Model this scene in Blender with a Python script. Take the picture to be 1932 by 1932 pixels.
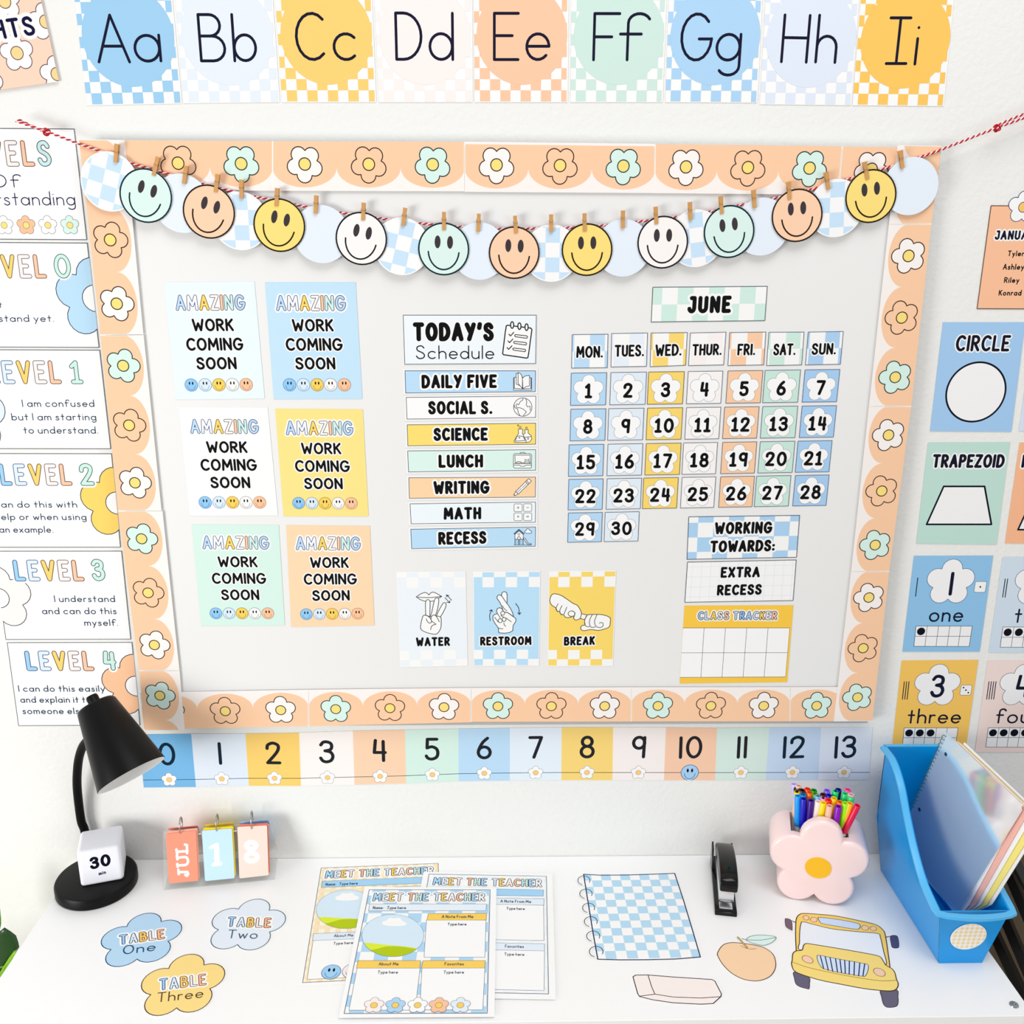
import bpy, bmesh, math, random
from mathutils import Vector, Matrix, geometry
random.seed(7)
for o in list(bpy.data.objects): bpy.data.objects.remove(o)
WORDS = 'zero one two three four five six seven eight nine ten eleven twelve thirteen fourteen fifteen sixteen seventeen eighteen nineteen twenty'.split()
def numw(n): return WORDS[n] if n <= 20 else ('thirty' if n == 30 else 'twenty-'+WORDS[n-20])
SC = bpy.context.scene; COL = SC.collection
# ------------------------------------------------------------------ camera
FPX, TH, PS, RO = 1761.398, 0.2775747, 0.0225971, 0.006477
CAM = Vector((0.0, -1.463162, 1.069241))
_f = Vector((math.sin(PS)*math.cos(TH), math.cos(PS)*math.cos(TH), -math.sin(TH)))
_r0 = _f.cross(Vector((0, 0, 1))).normalized(); _u0 = _r0.cross(_f)
RR = _r0*math.cos(RO)+_u0*math.sin(RO); UU = -_r0*math.sin(RO)+_u0*math.cos(RO); FF = _f
cam = bpy.data.cameras.new('camera'); camo = bpy.data.objects.new('camera', cam); COL.objects.link(camo)
cam.sensor_width = 36; cam.sensor_height = 36; cam.sensor_fit = 'HORIZONTAL'
cam.lens = FPX/1932*36; cam.clip_start = .01
M = Matrix.Identity(4)
for i in range(3):
    M[i][0] = RR[i]; M[i][1] = UU[i]; M[i][2] = -FF[i]; M[i][3] = CAM[i]
camo.matrix_world = M
SC.camera = camo
# ------------------------------------------------------------------ light and exposure
SC.view_settings.view_transform = 'Standard'; SC.view_settings.look = 'None'
SC.view_settings.gamma = 1; SC.view_settings.use_curve_mapping = False
SC.view_settings.exposure = 0.12
wd = bpy.data.worlds.new('daylight'); SC.world = wd; wd.use_nodes = True
wd.node_tree.nodes['Background'].inputs[0].default_value = (0.97, 0.985, 1.0, 1)
wd.node_tree.nodes['Background'].inputs[1].default_value = 0.44
def area(name, loc, target, sx, sy, power, col):
    l = bpy.data.lights.new(name, 'AREA'); l.shape = 'RECTANGLE'; l.size = sx; l.size_y = sy; l.energy = power; l.color = col
    o = bpy.data.objects.new(name, l); COL.objects.link(o); o.location = loc
    d = Vector(target)-Vector(loc); o.rotation_euler = d.to_track_quat('-Z', 'Y').to_euler(); return o
area('window_light', (-2.2, -1.9, 0.34), (0.1, 0, 0.35), 1.1, 1.1, 44, (1, .995, .98))
area('desk_fill_light', (0.4, -1.25, 2.9), (0.1, -.5, 0), 1.8, 1.2, 30, (1, 1, 1))  # unseen overhead fill, added to brighten the desk top
area('right_fill_light', (2.3, -2.2, 0.9), (0.5, 0, 0.3), 1.2, 1.2, 9, (1, .99, .97))  # unseen fill from the right front, added to lift the dim right side
# ------------------------------------------------------------------ helpers
YW = .02; ZD = -YW*1.0692/1.4632; ZF = ZD-.735
def ray(px, py): return FF+RR*((px-966)/FPX)-UU*((py-966)/FPX)
def aty(px, py, y): d = ray(px, py); return CAM+d*((y-CAM.y)/d.y)
def atz(px, py, z): d = ray(px, py); return CAM+d*((z-CAM.z)/d.z)
def atx(px, py, x): d = ray(px, py); return CAM+d*((x-CAM.x)/d.x)
def Zm(ox, oy, k=3.864): return lambda x, y: (ox+x/k, oy+y/k)
a1 = Zm(0, 0); a2 = Zm(480, 0); a3 = Zm(960, 0); a4 = Zm(1432, 0)
b1 = Zm(0, 480); b2 = Zm(480, 480); b3 = Zm(960, 480); b4 = Zm(1432, 480)
c1 = Zm(0, 960); c2 = Zm(480, 960); c3 = Zm(960, 960); c4 = Zm(1432, 960)
d1 = Zm(0, 1432); d2 = Zm(480, 1432); d3 = Zm(960, 1432); d4 = Zm(1432, 1432)
def lin(c): return tuple(((v/255)/12.92 if v/255 <= .04045 else ((v/255+.055)/1.055)**2.4) for v in c)
KA = 1.10
_m = {}
def mat(rgb, rough=.6, metal=0.0, grain=0, spec=.35, trans=0, alpha=1, raw=False, ior=1.5, coat=0, gscale=60):
    key = (KA, rgb, rough, metal, grain, spec, trans, alpha, raw, ior, coat)
    if key in _m: return _m[key]
    m = bpy.data.materials.new('surface_%d_%d_%d' % tuple(rgb)); m.use_nodes = True
    nt = m.node_tree; b = nt.nodes['Principled BSDF']
    k = 1 if raw else 1/KA
    col = tuple(min(.95, v*k) for v in lin(rgb))+(1,)
    b.inputs['Base Color'].default_value = col
    b.inputs['Roughness'].default_value = rough; b.inputs['Metallic'].default_value = metal
    b.inputs['Specular IOR Level'].default_value = spec; b.inputs['IOR'].default_value = ior
    b.inputs['Transmission Weight'].default_value = trans; b.inputs['Alpha'].default_value = alpha
    b.inputs['Coat Weight'].default_value = coat
    if grain:
        tc = nt.nodes.new('ShaderNodeTexCoord'); n = nt.nodes.new('ShaderNodeTexNoise'); bp = nt.nodes.new('ShaderNodeBump')
        n.inputs['Scale'].default_value = gscale; n.inputs['Detail'].default_value = 5
        bp.inputs['Strength'].default_value = grain; bp.inputs['Distance'].default_value = .002
        nt.links.new(tc.outputs['Object'], n.inputs['Vector']); nt.links.new(n.outputs['Fac'], bp.inputs['Height'])
        nt.links.new(bp.outputs['Normal'], b.inputs['Normal'])
    _m[key] = m; return m
W = (252, 252, 251); NAVY = (30, 30, 52); BLK = (22, 22, 24); INK = (44, 44, 60)
BLUE = (172, 212, 246); PBLUE = (230, 239, 251); YEL = (254, 210, 112); LYEL = (255, 227, 132); PINK = (253, 242, 239)
PEACH = (254, 203, 166); MINT = (211, 237, 228); LMINT = (220, 245, 237); LPEACH = (254, 208, 170); LBLUE = (193, 228, 252)
WALLC = (243, 243, 240)
def tag(o, label=None, cat=None, group=None, kind=None):
    if label: o['label'] = label
    if cat: o['category'] = cat
    if group: o['group'] = group
    if kind: o['kind'] = kind
    return o
def mobj(name, vs, fs, mats, loc=(0, 0, 0), parent=None, mi=None, smooth=False):
    me = bpy.data.meshes.new(name); loc = Vector(loc)
    pl = Vector(parent['_o']) if parent is not None else Vector((0, 0, 0))
    me.from_pydata([Vector(v)-(loc if parent is None else pl) for v in vs], [], fs)
    if not isinstance(mats, (list, tuple)): mats = [mats]
    for m_ in mats: me.materials.append(m_)
    if mi:
        for p, i in zip(me.polygons, mi): p.material_index = i
    if smooth: me.polygons.foreach_set('use_smooth', [True]*len(me.polygons))
    me.update()
    o = bpy.data.objects.new(name, me); COL.objects.link(o)
    if parent is not None:
        o.parent = parent; o['_o'] = tuple(pl)
    else:
        o.location = loc; o['_o'] = tuple(loc)
    return o
def empty(name, loc, label, cat, group=None):
    o = bpy.data.objects.new(name, None); COL.objects.link(o); o.location = loc; o['_o'] = tuple(loc); o.empty_display_size = .02
    return tag(o, label, cat, group)
class Frame:
    def __init__(s, O, U, V):
        s.O = Vector(O); s.U = Vector(U).normalized(); s.V = Vector(V).normalized(); s.N = s.U.cross(s.V)
        s.wall = abs(s.V.z) > .5
    def uv(s, x, y):
        d = ray(x, y); t = (s.O-CAM).dot(s.N)/d.dot(s.N); p = CAM+d*t-s.O
        return Vector((p.dot(s.U), p.dot(s.V)))
    def w(s, u, v, n=0): return s.O+s.U*u+s.V*v+s.N*n
    def up(s, x, y, h):
        a = s.uv(x, y); b = s.uv(x, y-h)
        return Vector((0, b.y-a.y))
    def P(s, pts): return [s.uv(*p) for p in pts]
WALL = Frame((0, YW, 0), (1, 0, 0), (0, 0, 1)); STRIP = Frame((0, 0, 0), (1, 0, 0), (0, 0, 1))
BOARD = Frame((0, .0025, 0), (1, 0, 0), (0, 0, 1)); DESK = Frame((0, 0, ZD), (1, 0, 0), (0, 1, 0))
def bil(q, s, t): return (q[0]*(1-s)+q[1]*s)*(1-t)+(q[3]*(1-s)+q[2]*s)*t
def ibil(q, p):
    s = t = .5
    for _ in range(12):
        r = bil(q, s, t)-p
        ds = (q[1]-q[0])*(1-t)+(q[2]-q[3])*t; dt = (q[3]-q[0])*(1-s)+(q[2]-q[1])*s
        det = ds.x*dt.y-ds.y*dt.x
        s -= (r.x*dt.y-r.y*dt.x)/det; t -= (ds.x*r.y-ds.y*r.x)/det
    return s, t
class QMap:
    'template pixels measured on quad src (uv) redrawn on quad dst (uv)'
    def __init__(s, fr, src, dst): s.fr = fr; s.src = src; s.dst = dst
    def uv(s, x, y): return bil(s.dst, *ibil(s.src, s.fr.uv(x, y)))
    def up(s, x, y, h):
        a, b = ibil(s.src, s.fr.uv(x, y)); c, d = ibil(s.src, s.fr.uv(x, y-h))
        return bil(s.dst, a, d)-bil(s.dst, a, b)
class SMap:
    's,t (0..1) coordinates of a quad; h is in t'
    def __init__(s, q): s.q = q
    def uv(s, x, y): return bil(s.q, x, y)
    def up(s, x, y, h): return bil(s.q, x, y-h)-bil(s.q, x, y)
class LMap:
    'map through a function on input coordinates'
    def __init__(s, m, f, k=3.864): s.m = m; s.f = f; s.k = k
    def uv(s, x, y): return s.m.uv(*s.f(x, y))
    def up(s, x, y, h): X, Y = s.f(x, y); return s.m.up(X, Y, h/s.k)
# ---- 2D geometry
def V2(*a): return Vector(a)
def arc(cx, cy, rx, ry, a0, a1, n=None):
    n = n or max(4, int(abs(a1-a0)/18))
    return [(cx+rx*math.cos(math.radians(a0+(a1-a0)*i/n)), cy+ry*math.sin(math.radians(a0+(a1-a0)*i/n))) for i in range(n+1)]
def cr(p, n=5, closed=False):
    p = [Vector(q) for q in p]; N = len(p); out = []
    for i in range(N if closed else N-1):
        g = (lambda k: p[k % N]) if closed else (lambda k: p[min(max(k, 0), N-1)])
        a, b, c, d = g(i-1), g(i), g(i+1), g(i+2)
        for j in range(n):
            t = j/n; out.append(.5*((2*b)+(c-a)*t+(2*a-5*b+4*c-d)*t*t+(3*b-a-3*c+d)*t**3))
    if not closed: out.append(p[-1])
    return [tuple(q) for q in out]
def clip(poly, cl):
    'clip polygon by convex cl (any orientation)'
    area2 = sum(cl[i].x*cl[(i+1) % len(cl)].y-cl[(i+1) % len(cl)].x*cl[i].y for i in range(len(cl)))
    if area2 < 0: cl = cl[::-1]
    out = poly
    for i in range(len(cl)):
        a, b = cl[i], cl[(i+1) % len(cl)]; e = b-a
        sd = lambda p: e.x*(p.y-a.y)-e.y*(p.x-a.x)
        src, out = out, []
        for j in range(len(src)):
            p, q = src[j], src[(j+1) % len(src)]; sp, sq = sd(p), sd(q)
            if sp >= 0: out.append(p)
            if (sp >= 0) != (sq >= 0): out.append(p+(q-p)*(sp/(sp-sq)))
        if not out: return []
    return out
def inside(p, cl):
    s0 = 0
    for i in range(len(cl)):
        a, b = cl[i], cl[(i+1) % len(cl)]; c = (b.x-a.x)*(p.y-a.y)-(b.y-a.y)*(p.x-a.x)
        if c*s0 < 0: return False
        if c: s0 = c
    return True
def flower_pts(c, R, rot=0, n=9, dp=.58, rp=.42):
    out = []
    for k in range(5):
        for j in range(n):
            ph = math.radians(-36+72*j/n); r = dp*math.cos(ph)+math.sqrt(max(0, rp*rp-(dp*math.sin(ph))**2))
            a = math.radians(90+rot+72*k)+ph
            out.append(Vector((c.x+R*r*math.cos(a), c.y+R*r*math.sin(a))))
    return out
def oval(c, rx, ry, rot=0, n=32):
    cs, sn = math.cos(math.radians(rot)), math.sin(math.radians(rot))
    return [Vector((c.x+rx*math.cos(t)*cs-ry*math.sin(t)*sn, c.y+rx*math.cos(t)*sn+ry*math.sin(t)*cs)) for t in [2*math.pi*i/n for i in range(n)]]
def strokegeo(pts, w, closed=False):
    'returns list of polygons (lists of Vector2)'
    P = []
    for p in pts:
        p = Vector(p)
        if not P or (p-P[-1]).length > 1e-6: P.append(p)
    if closed and len(P) > 2 and (P[0]-P[-1]).length < 1e-6: P.pop()
    r = w/2
    if len(P) == 1: return [oval(P[0], r, r, 0, 12)]
    n = len(P); runs = []
    def ang(i):
        a = P[i]-P[i-1]; b = P[(i+1) % n]-P[i]
        return abs(a.angle_signed(b, 0))
    if closed:
        sharp = [i for i in range(n) if ang(i) > .75]
        if not sharp: runs = [(P, True)]
        else:
            P = P[sharp[0]:]+P[:sharp[0]]; P.append(P[0]); n += 1; closed = False
    if not runs:
        cur = [P[0]]
        for i in range(1, n):
            cur.append(P[i])
            if i < n-1 and ang(i) > .75: runs.append((cur, False)); cur = [P[i]]
        runs.append((cur, False))
    out = []
    for R, cl in runs:
        m = len(R); tight = False
        for i in (range(m) if cl else range(1, m-1)):
            pa = R[i]-R[i-1]; pb = R[(i+1) % m]-R[i]; an = abs(pa.angle_signed(pb, 0))
            if r*math.tan(min(1.4, an/2)) > .45*min(pa.length, pb.length): tight = True; break
        if tight:
            for i in range(m if cl else m-1):
                a, b = R[i], R[(i+1) % m]; d = (b-a).normalized(); nn = Vector((-d.y, d.x))*r
                out.append([a-nn, b-nn, b+nn, a+nn])
                if cl or i: out.append(oval(a, r, r, math.degrees(math.atan2(d.y, d.x))+7*i, 12))
        else:
            L = []; S = []
            for i in range(m):
                if cl: a = R[i]-R[i-1]; b = R[(i+1) % m]-R[i]
                else: a = R[i]-R[i-1] if i else R[1]-R[0]; b = R[i+1]-R[i] if i < m-1 else a
                a = a.normalized(); b = b.normalized(); t = (a+b).normalized()
                nn = Vector((-t.y, t.x))*r/max(.5, t.dot(a))
                L.append(R[i]+nn); S.append(R[i]-nn)
            for i in range(m if cl else m-1):
                j = (i+1) % m; out.append([S[i], S[j], L[j], L[i]])
        if not cl:
            for e, o2 in ((R[0], R[1]), (R[-1], R[-2])):
                d = (e-o2).normalized(); a0 = math.atan2(d.y, d.x)
                out.append([e+Vector((math.cos(a0+math.pi*(k/6-.5)), math.sin(a0+math.pi*(k/6-.5))))*r for k in range(7)])
    return out
# ---- print canvas
class Pr:
    EPS = 3e-6
    def __init__(s, fr, n0, clipq=None):
        s.fr = fr; s.n = n0+2e-5; s.parts = []; s.clipq = clipq; s.part('printed_pattern')
    def part(s, name): s.cur = (name, [], [], [], []); s.parts.append(s.cur); return s
    def _add(s, poly, col):
        name, vs, fs, mi, ms = s.cur
        m = mat(col, .75, spec=.03 if sum(col) < 260 else .14)
        if m not in ms: ms.append(m)
        b = len(vs)
        ar = sum(poly[i].x*poly[(i+1) % len(poly)].y-poly[(i+1) % len(poly)].x*poly[i].y for i in range(len(poly)))
        if ar < 0: poly = poly[::-1]
        vs += [s.fr.w(p.x, p.y, s.n) for p in poly]; fs.append(list(range(b, b+len(poly)))); mi.append(ms.index(m))
    def poly(s, pts, col, cl=None):
        pts = [Vector(p) for p in pts]
        for c in (s.clipq, cl):
            if c: pts = clip(pts, c)
        if len(pts) > 2: s._add(pts, col)
        s.n += s.EPS; return s
    def stroke(s, pts, w, col, closed=False, cl=None): return s.strokes([pts], w, col, closed, cl)
    def strokes(s, L, w, col, closed=False, cl=None):
        'the union of several round-ended strokes, as one flat layer without overlaps'
        pgs = []
        for pts in L:
            for pg in strokegeo(pts, w, closed):
                for c in (s.clipq, cl):
                    if c and pg: pg = clip(pg, c)
                if len(pg) > 2: pgs.append(pg)
        if pgs:
            o = pgs[0][0]; vs = []; fs = []
            for pg in pgs:
                ar = sum(pg[i].x*pg[(i+1) % len(pg)].y-pg[(i+1) % len(pg)].x*pg[i].y for i in range(len(pg)))
                if abs(ar) < 1e-12: continue
                if ar < 0: pg = pg[::-1]
                b = len(vs); vs += [(p-o)*1000 for p in pg]; fs.append(list(range(b, b+len(pg))))
            r = geometry.delaunay_2d_cdt(vs, [], fs, 0, 1e-5); keep = []
            V = [v/1000+o for v in r[0]]; BX = None
            for f, q in zip(r[2], r[5]):
                if len(f) < 3: continue
                ce = sum((r[0][i] for i in f[:3]), Vector((0, 0)))/3
                if q: ok = any(inside(ce, [vs[i] for i in fs[k]]) for k in q)
                else:
                    if BX is None: BX = [(min(vs[i].x for i in g), max(vs[i].x for i in g), min(vs[i].y for i in g), max(vs[i].y for i in g)) for g in fs]
                    ok = any(x0_ < ce.x < x1_ and y0_ < ce.y < y1_ and inside(ce, [vs[i] for i in fs[k]]) for k, (x0_, x1_, y0_, y1_) in enumerate(BX))
                if ok: keep.append(f)
            s._addmesh(V, keep, col)
        s.n += s.EPS; return s
    def _addmesh(s, V, F, col):
        name, vs, fs, mi, ms = s.cur
        m = mat(col, .75, spec=.03 if sum(col) < 260 else .14)
        if m not in ms: ms.append(m)
        b = len(vs); k = ms.index(m)
        vs += [s.fr.w(p.x, p.y, s.n) for p in V]
        for f in F:
            ar = sum(V[f[i]].x*V[f[(i+1) % len(f)]].y-V[f[(i+1) % len(f)]].x*V[f[i]].y for i in range(len(f)))
            fs.append([b+i for i in (f if ar > 0 else f[::-1])]); mi.append(k)
    def bump(s): s.n += 4e-6; return s
    def done(s, parent):
        out = []
        for name, vs, fs, mi, ms in s.parts:
            if fs: out.append(mobj(name, vs, fs, ms, parent=parent, mi=mi))
        return out
def sheet(name, label, cat, fr, poly, n0=.0003, th=.0003, col=W, group=None, parent=None, rough=.6):
    poly = [Vector(p) for p in poly]
    ar = sum(poly[i].x*poly[(i+1) % len(poly)].y-poly[(i+1) % len(poly)].x*poly[i].y for i in range(len(poly)))
    if ar < 0: poly = poly[::-1]
    c = sum(poly, Vector((0, 0)))/len(poly); n = len(poly)
    vs = [fr.w(p.x, p.y, n0) for p in poly]+[fr.w(p.x, p.y, n0+th) for p in poly]
    fs = [list(range(n, 2*n)), list(range(n-1, -1, -1))]+[[i, (i+1) % n, n+(i+1) % n, n+i] for i in range(n)]
    o = mobj(name, vs, fs, mat(col, rough), loc=fr.w(c.x, c.y, n0), parent=parent)
    if label: tag(o, label, cat, group)
    return o
# ---- stroke alphabet (cap height 1)
def PP(*it):
    out = []
    for i in it:
        if isinstance(i, list): out += i
        else: out.append(i)
    return out
oA = lambda cx, cy, rx, ry: arc(cx, cy, rx, ry, 90, 450, 24)
bowl = lambda: oA(.26, .28, .26, .28)
G = {
'A': (.64, [[(0, 0), (.32, 1), (.64, 0)], [(.11, .34), (.53, .34)]]),
'B': (.55, [PP((0, 0), (0, 1), (.24, 1), arc(.24, .77, .23, .23, 90, -90), (0, .54)), PP((.2, .54), (.28, .54), arc(.28, .27, .27, .27, 90, -90), (0, 0))]),
'C': (.62, [arc(.36, .5, .36, .5, 48, 312)]),
'D': (.6, [PP((0, 0), (0, 1), (.18, 1), arc(.18, .5, .42, .5, 90, -90, 14), (0, 0))]),
'E': (.48, [[(.48, 1), (0, 1), (0, 0), (.48, 0)], [(0, .52), (.36, .52)]]),
'F': (.46, [[(.48, 1), (0, 1), (0, 0)], [(0, .5), (.34, .5)]]),
'G': (.7, [PP(arc(.36, .5, .36, .5, 42, 356), (.71, .46), (.42, .46))]),
'H': (.55, [[(0, 0), (0, 1)], [(.55, 0), (.55, 1)], [(0, .52), (.55, .52)]]),
'I': (.0, [[(0, 0), (0, 1)]]),
'\xa6': (.46, [[(0, 0), (.46, 0)], [(0, 1), (.46, 1)], [(.23, 0), (.23, 1)]]),
'J': (.46, [PP((.46, 1), (.46, .28), arc(.24, .26, .22, .26, 0, -165)), [(.2, 1), (.46, 1)]]),
'K': (.52, [[(0, 0), (0, 1)], [(.5, 1), (0, .4)], [(.17, .6), (.52, 0)]]),
'L': (.45, [[(0, 1), (0, 0), (.45, 0)]]),
'M': (.76, [[(0, 0), (.06, 1), (.38, .3), (.7, 1), (.76, 0)]]),
'N': (.56, [[(0, 0), (0, 1), (.56, 0), (.56, 1)]]),
'O': (.68, [oA(.34, .5, .34, .5)]),
'P': (.5, [PP((0, 0), (0, 1), (.24, 1), arc(.24, .74, .26, .26, 90, -90), (0, .48))]),
'R': (.54, [PP((0, 0), (0, 1), (.24, 1), arc(.24, .75, .26, .25, 90, -90), (0, .5)), [(.2, .5), (.54, 0)]]),
'S': (.54, [cr([(.5, .83), (.39, .97), (.25, 1), (.08, .93), (.03, .77), (.1, .62), (.27, .53), (.44, .42), (.53, .25), (.46, .07), (.26, 0), (.09, .05), (0, .2)], 3)]),
'T': (.58, [[(0, 1), (.58, 1)], [(.29, 1), (.29, 0)]]),
'U': (.55, [PP((0, 1), (0, .3), arc(.275, .28, .275, .28, 180, 360), (.55, 1))]),
'V': (.6, [[(0, 1), (.3, 0), (.6, 1)]]),
'W': (.86, [[(0, 1), (.2, 0), (.44, .66), (.66, 0), (.86, 1)]]),
'X': (.56, [[(0, 1), (.56, 0)], [(0, 0), (.56, 1)]]),
'Y': (.58, [[(0, 1), (.29, .48)], [(.58, 1), (.2, 0)]]),
'Z': (.54, [[(0, 1), (.54, 1), (0, 0), (.54, 0)]]),
'a': (.53, [bowl(), [(.53, .56), (.53, 0)]]),
'b': (.53, [oA(.27, .28, .26, .28), [(0, 1), (0, 0)]]),
'c': (.5, [arc(.28, .28, .27, .28, 45, 315)]),
'd': (.53, [bowl(), [(.53, 1), (.53, 0)]]),
'e': (.53, [PP((.02, .29), (.53, .29), arc(.27, .28, .26, .28, 8, 318))]),
'f': (.42, [PP(arc(.32, .8, .19, .2, 25, 180), (.13, 0)), [(0, .56), (.36, .56)]]),
'g': (.53, [bowl(), PP((.53, .56), (.53, -.13), arc(.29, -.13, .24, .2, 0, -150))]),
'h': (.46, [[(0, 1), (0, 0)], PP((0, .28), arc(.23, .32, .23, .24, 170, 0), (.46, 0))]),
'i': (.0, [[(0, .56), (0, 0)], [(0, .8)]]),
'k': (.42, [[(0, 1), (0, 0)], [(.38, .56), (0, .22)], [(.12, .32), (.42, 0)]]),
'l': (.0, [[(0, 1), (0, 0)]]),
'm': (.72, [[(0, .56), (0, 0)], PP((0, .3), arc(.18, .36, .18, .2, 170, 0), (.36, 0)), PP((.36, .3), arc(.54, .36, .18, .2, 170, 0), (.72, 0))]),
'n': (.44, [[(0, .56), (0, 0)], PP((0, .3), arc(.22, .33, .22, .23, 170, 0), (.44, 0))]),
'o': (.54, [oA(.27, .28, .27, .28)]),
'p': (.53, [oA(.27, .28, .26, .28), [(0, .56), (0, -.36)]]),
'r': (.28, [[(0, .56), (0, 0)], PP((0, .3), arc(.2, .32, .2, .24, 170, 65))]),
's': (.36, [cr([(.33, .47), (.24, .55), (.14, .55), (.05, .49), (.06, .38), (.18, .3), (.31, .22), (.34, .1), (.24, .01), (.12, 0), (0, .09)], 3)]),
't': (.34, [[(.17, .88), (.17, 0)], [(0, .56), (.34, .56)]]),
'u': (.46, [PP((0, .56), (0, .24), arc(.23, .23, .23, .23, 180, 360), (.46, .56)), [(.46, .56), (.46, 0)]]),
'v': (.42, [[(0, .56), (.21, 0), (.42, .56)]]),
'w': (.66, [[(0, .56), (.16, 0), (.33, .5), (.5, 0), (.66, .56)]]),
'x': (.42, [[(0, .56), (.42, 0)], [(0, 0), (.42, .56)]]),
'y': (.46, [[(0, .56), (.24, .04)], [(.46, .56), (.1, -.34)]]),
'0': (.6, [oA(.3, .5, .3, .5)]),
'1': (.36, [[(0, .8), (.2, 1), (.2, 0)], [(.0, 0), (.38, 0)]]),
'|': (.0, [[(0, 0), (0, 1)]]),
'2': (.54, [PP(cr([(.0, .72), (.04, .9), (.26, 1), (.48, .9), (.5, .7), (.36, .44), (.0, 0)], 4), (.54, 0))]),
'3': (.54, [cr([(.02, .84), (.12, .97), (.27, 1), (.45, .93), (.5, .77), (.43, .61), (.2, .55)], 3), cr([(.2, .55), (.44, .49), (.54, .29), (.46, .08), (.26, 0), (.09, .05), (0, .19)], 3)]),
'4': (.5, [[(.08, 1), (.02, .4), (.5, .4)], [(.42, .95), (.42, 0)]]),
'5': (.52, [PP((.48, 1), (.06, 1), (.04, .56), cr([(.14, .6), (.28, .62), (.46, .52), (.52, .32), (.46, .1), (.26, 0), (.08, .04), (0, .16)], 3))]),
'6': (.54, [PP(cr([(.42, 1), (.2, .78), (.04, .46), (.0, .28)], 4), arc(.27, .28, .27, .28, 180, 540, 20))]),
'7': (.52, [[(0, 1), (.52, 1), (.18, 0)]]),
'8': (.54, [oA(.27, .77, .22, .23), oA(.27, .27, .27, .27)]),
'9': (.5, [oA(.25, .72, .25, .28), [(.5, .98), (.46, 0)]]),
'.': (.0, [[(0, 0.02)]]), ':': (.0, [[(0, .08)], [(0, .52)]]), "'": (.05, [[(.05, 1.02), (0, .78)]]),
}
def text(pr, m, s, p0=None, p1=None, h=10, w=1, col=INK, halo=0, hcol=W, cols=None, out=None, ow=0, up=None, sp=.24, center=None, space=.42, part='lettering', k=1.0):
    'stroke text; p0,p1 = ink extents at the baseline in map units; cols = fill per letter with outline out of width ow'
    if part: pr.part(part)
    x = 0; gl = []; g_ = sp-.1+w/max(1e-6, h-w); space = max(space-.1, g_)
    for ch in s:
        if ch == ' ': x += space; continue
        gw, st = G[ch]; gl.append((x, st)); x += gw+g_
    x -= g_
    if center:
        A = m.uv(*center); upv = m.up(center[0], center[1], h) if up is None else m.uv(*up)-A
        hl = upv.length; mk = hl/h*k; wm = w*mk; cap = hl-wm
        ax = Vector((upv.y, -upv.x)).normalized()
        A = A-ax*(x*cap/2)
        sx = cap
    else:
        A = m.uv(*p0); B = m.uv(*p1)
        upv = m.up(p0[0], p0[1], h) if up is None else m.uv(*up)-A
        hl = upv.length; mk = hl/h*k; wm = w*mk; cap = hl-wm
        ax = (B-A).normalized(); tot = (B-A).length-wm; A = A+ax*(wm/2); sx = tot/x if x > 0 else cap
    un = upv.normalized(); A = A+un*(wm/2)
    tr = lambda g, p: A+ax*((g+p[0])*sx)+un*(p[1]*cap)
    Q = [[[tr(g, p) for p in stk] for stk in st] for g, st in gl]
    if halo:
        pr.strokes([k_ for L in Q for k_ in L], wm+2*halo*mk, hcol)
        pr.bump()
    if cols:
        for i, L in enumerate(Q):
            pr.strokes(L, wm, out[i % len(out)] if isinstance(out, list) else out)
            pr.bump()
            pr.strokes(L, wm-2*ow*mk, cols[i % len(cols)])
            pr.bump()
    else:
        pr.strokes([k_ for L in Q for k_ in L], wm, col)
    pr.bump()
def mlen(m, x, y, r): return (m.uv(x+r, y)-m.uv(x, y)).length
def flower(pr, m, x, y, R, fill, line=INK, lw=1.3, rc=None, cc=YEL, rot=0, cl=None, part='printed_flower'):
    if part: pr.part(part)
    c = m.uv(x, y); s = mlen(m, x, y, R)/R; P = flower_pts(c, R*s, rot)
    pr.poly(P, fill, cl); pr.stroke(P, lw*s, line, True, cl)
    if rc:
        P = oval(c, rc*s, rc*s, 0, 20); pr.poly(P, cc, cl); pr.stroke(P, lw*s, line, True, cl)
    pr.bump()
def smiley(pr, m, x, y, R, fill, line, lw, rot=0, part='printed_smiley', ecol=BLK):
    if part: pr.part(part)
    c = m.uv(x, y); s = mlen(m, x, y, R)/R; R = R*s
    P = oval(c, R, R, 0, 40); pr.poly(P, fill); pr.stroke(P, lw*s, line, True)
    cs, sn = math.cos(math.radians(rot)), math.sin(math.radians(rot))
    T = lambda a, b: Vector((c.x+R*(a*cs-b*sn), c.y+R*(a*sn+b*cs)))
    for ex in (-.25, .25): pr.poly(oval(T(ex, .27), R*.12, R*.25, rot, 20), ecol)
    pr.stroke([T(.62*math.cos(math.radians(a)), -.04+.76*math.sin(math.radians(a))) for a in range(186, 355, 12)], lw*s, line)
    pr.bump()
def checker(pr, q, sb, tb, col, odd=0, cl=None):
    for i in range(len(sb)-1):
        for j in range(len(tb)-1):
            if (i+j) % 2 == odd:
                pr.poly([bil(q, sb[i], tb[j]), bil(q, sb[i+1], tb[j]), bil(q, sb[i+1], tb[j+1]), bil(q, sb[i], tb[j+1])], col, cl)
    pr.bump()
def rect_stroke(pr, q, w, col, inset=0.0):
    c = sum(q, Vector((0, 0)))/4
    P = [p+(c-p).normalized()*inset for p in q]
    pr.stroke(P, w, col, True)
def edges(first, step, n=60, lo=0.0, hi=1.0):
    b = [lo]; x = first
    while x < hi-1e-4:
        if x > lo+1e-4: b.append(x)
        x += step
    return b+[hi]
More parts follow.
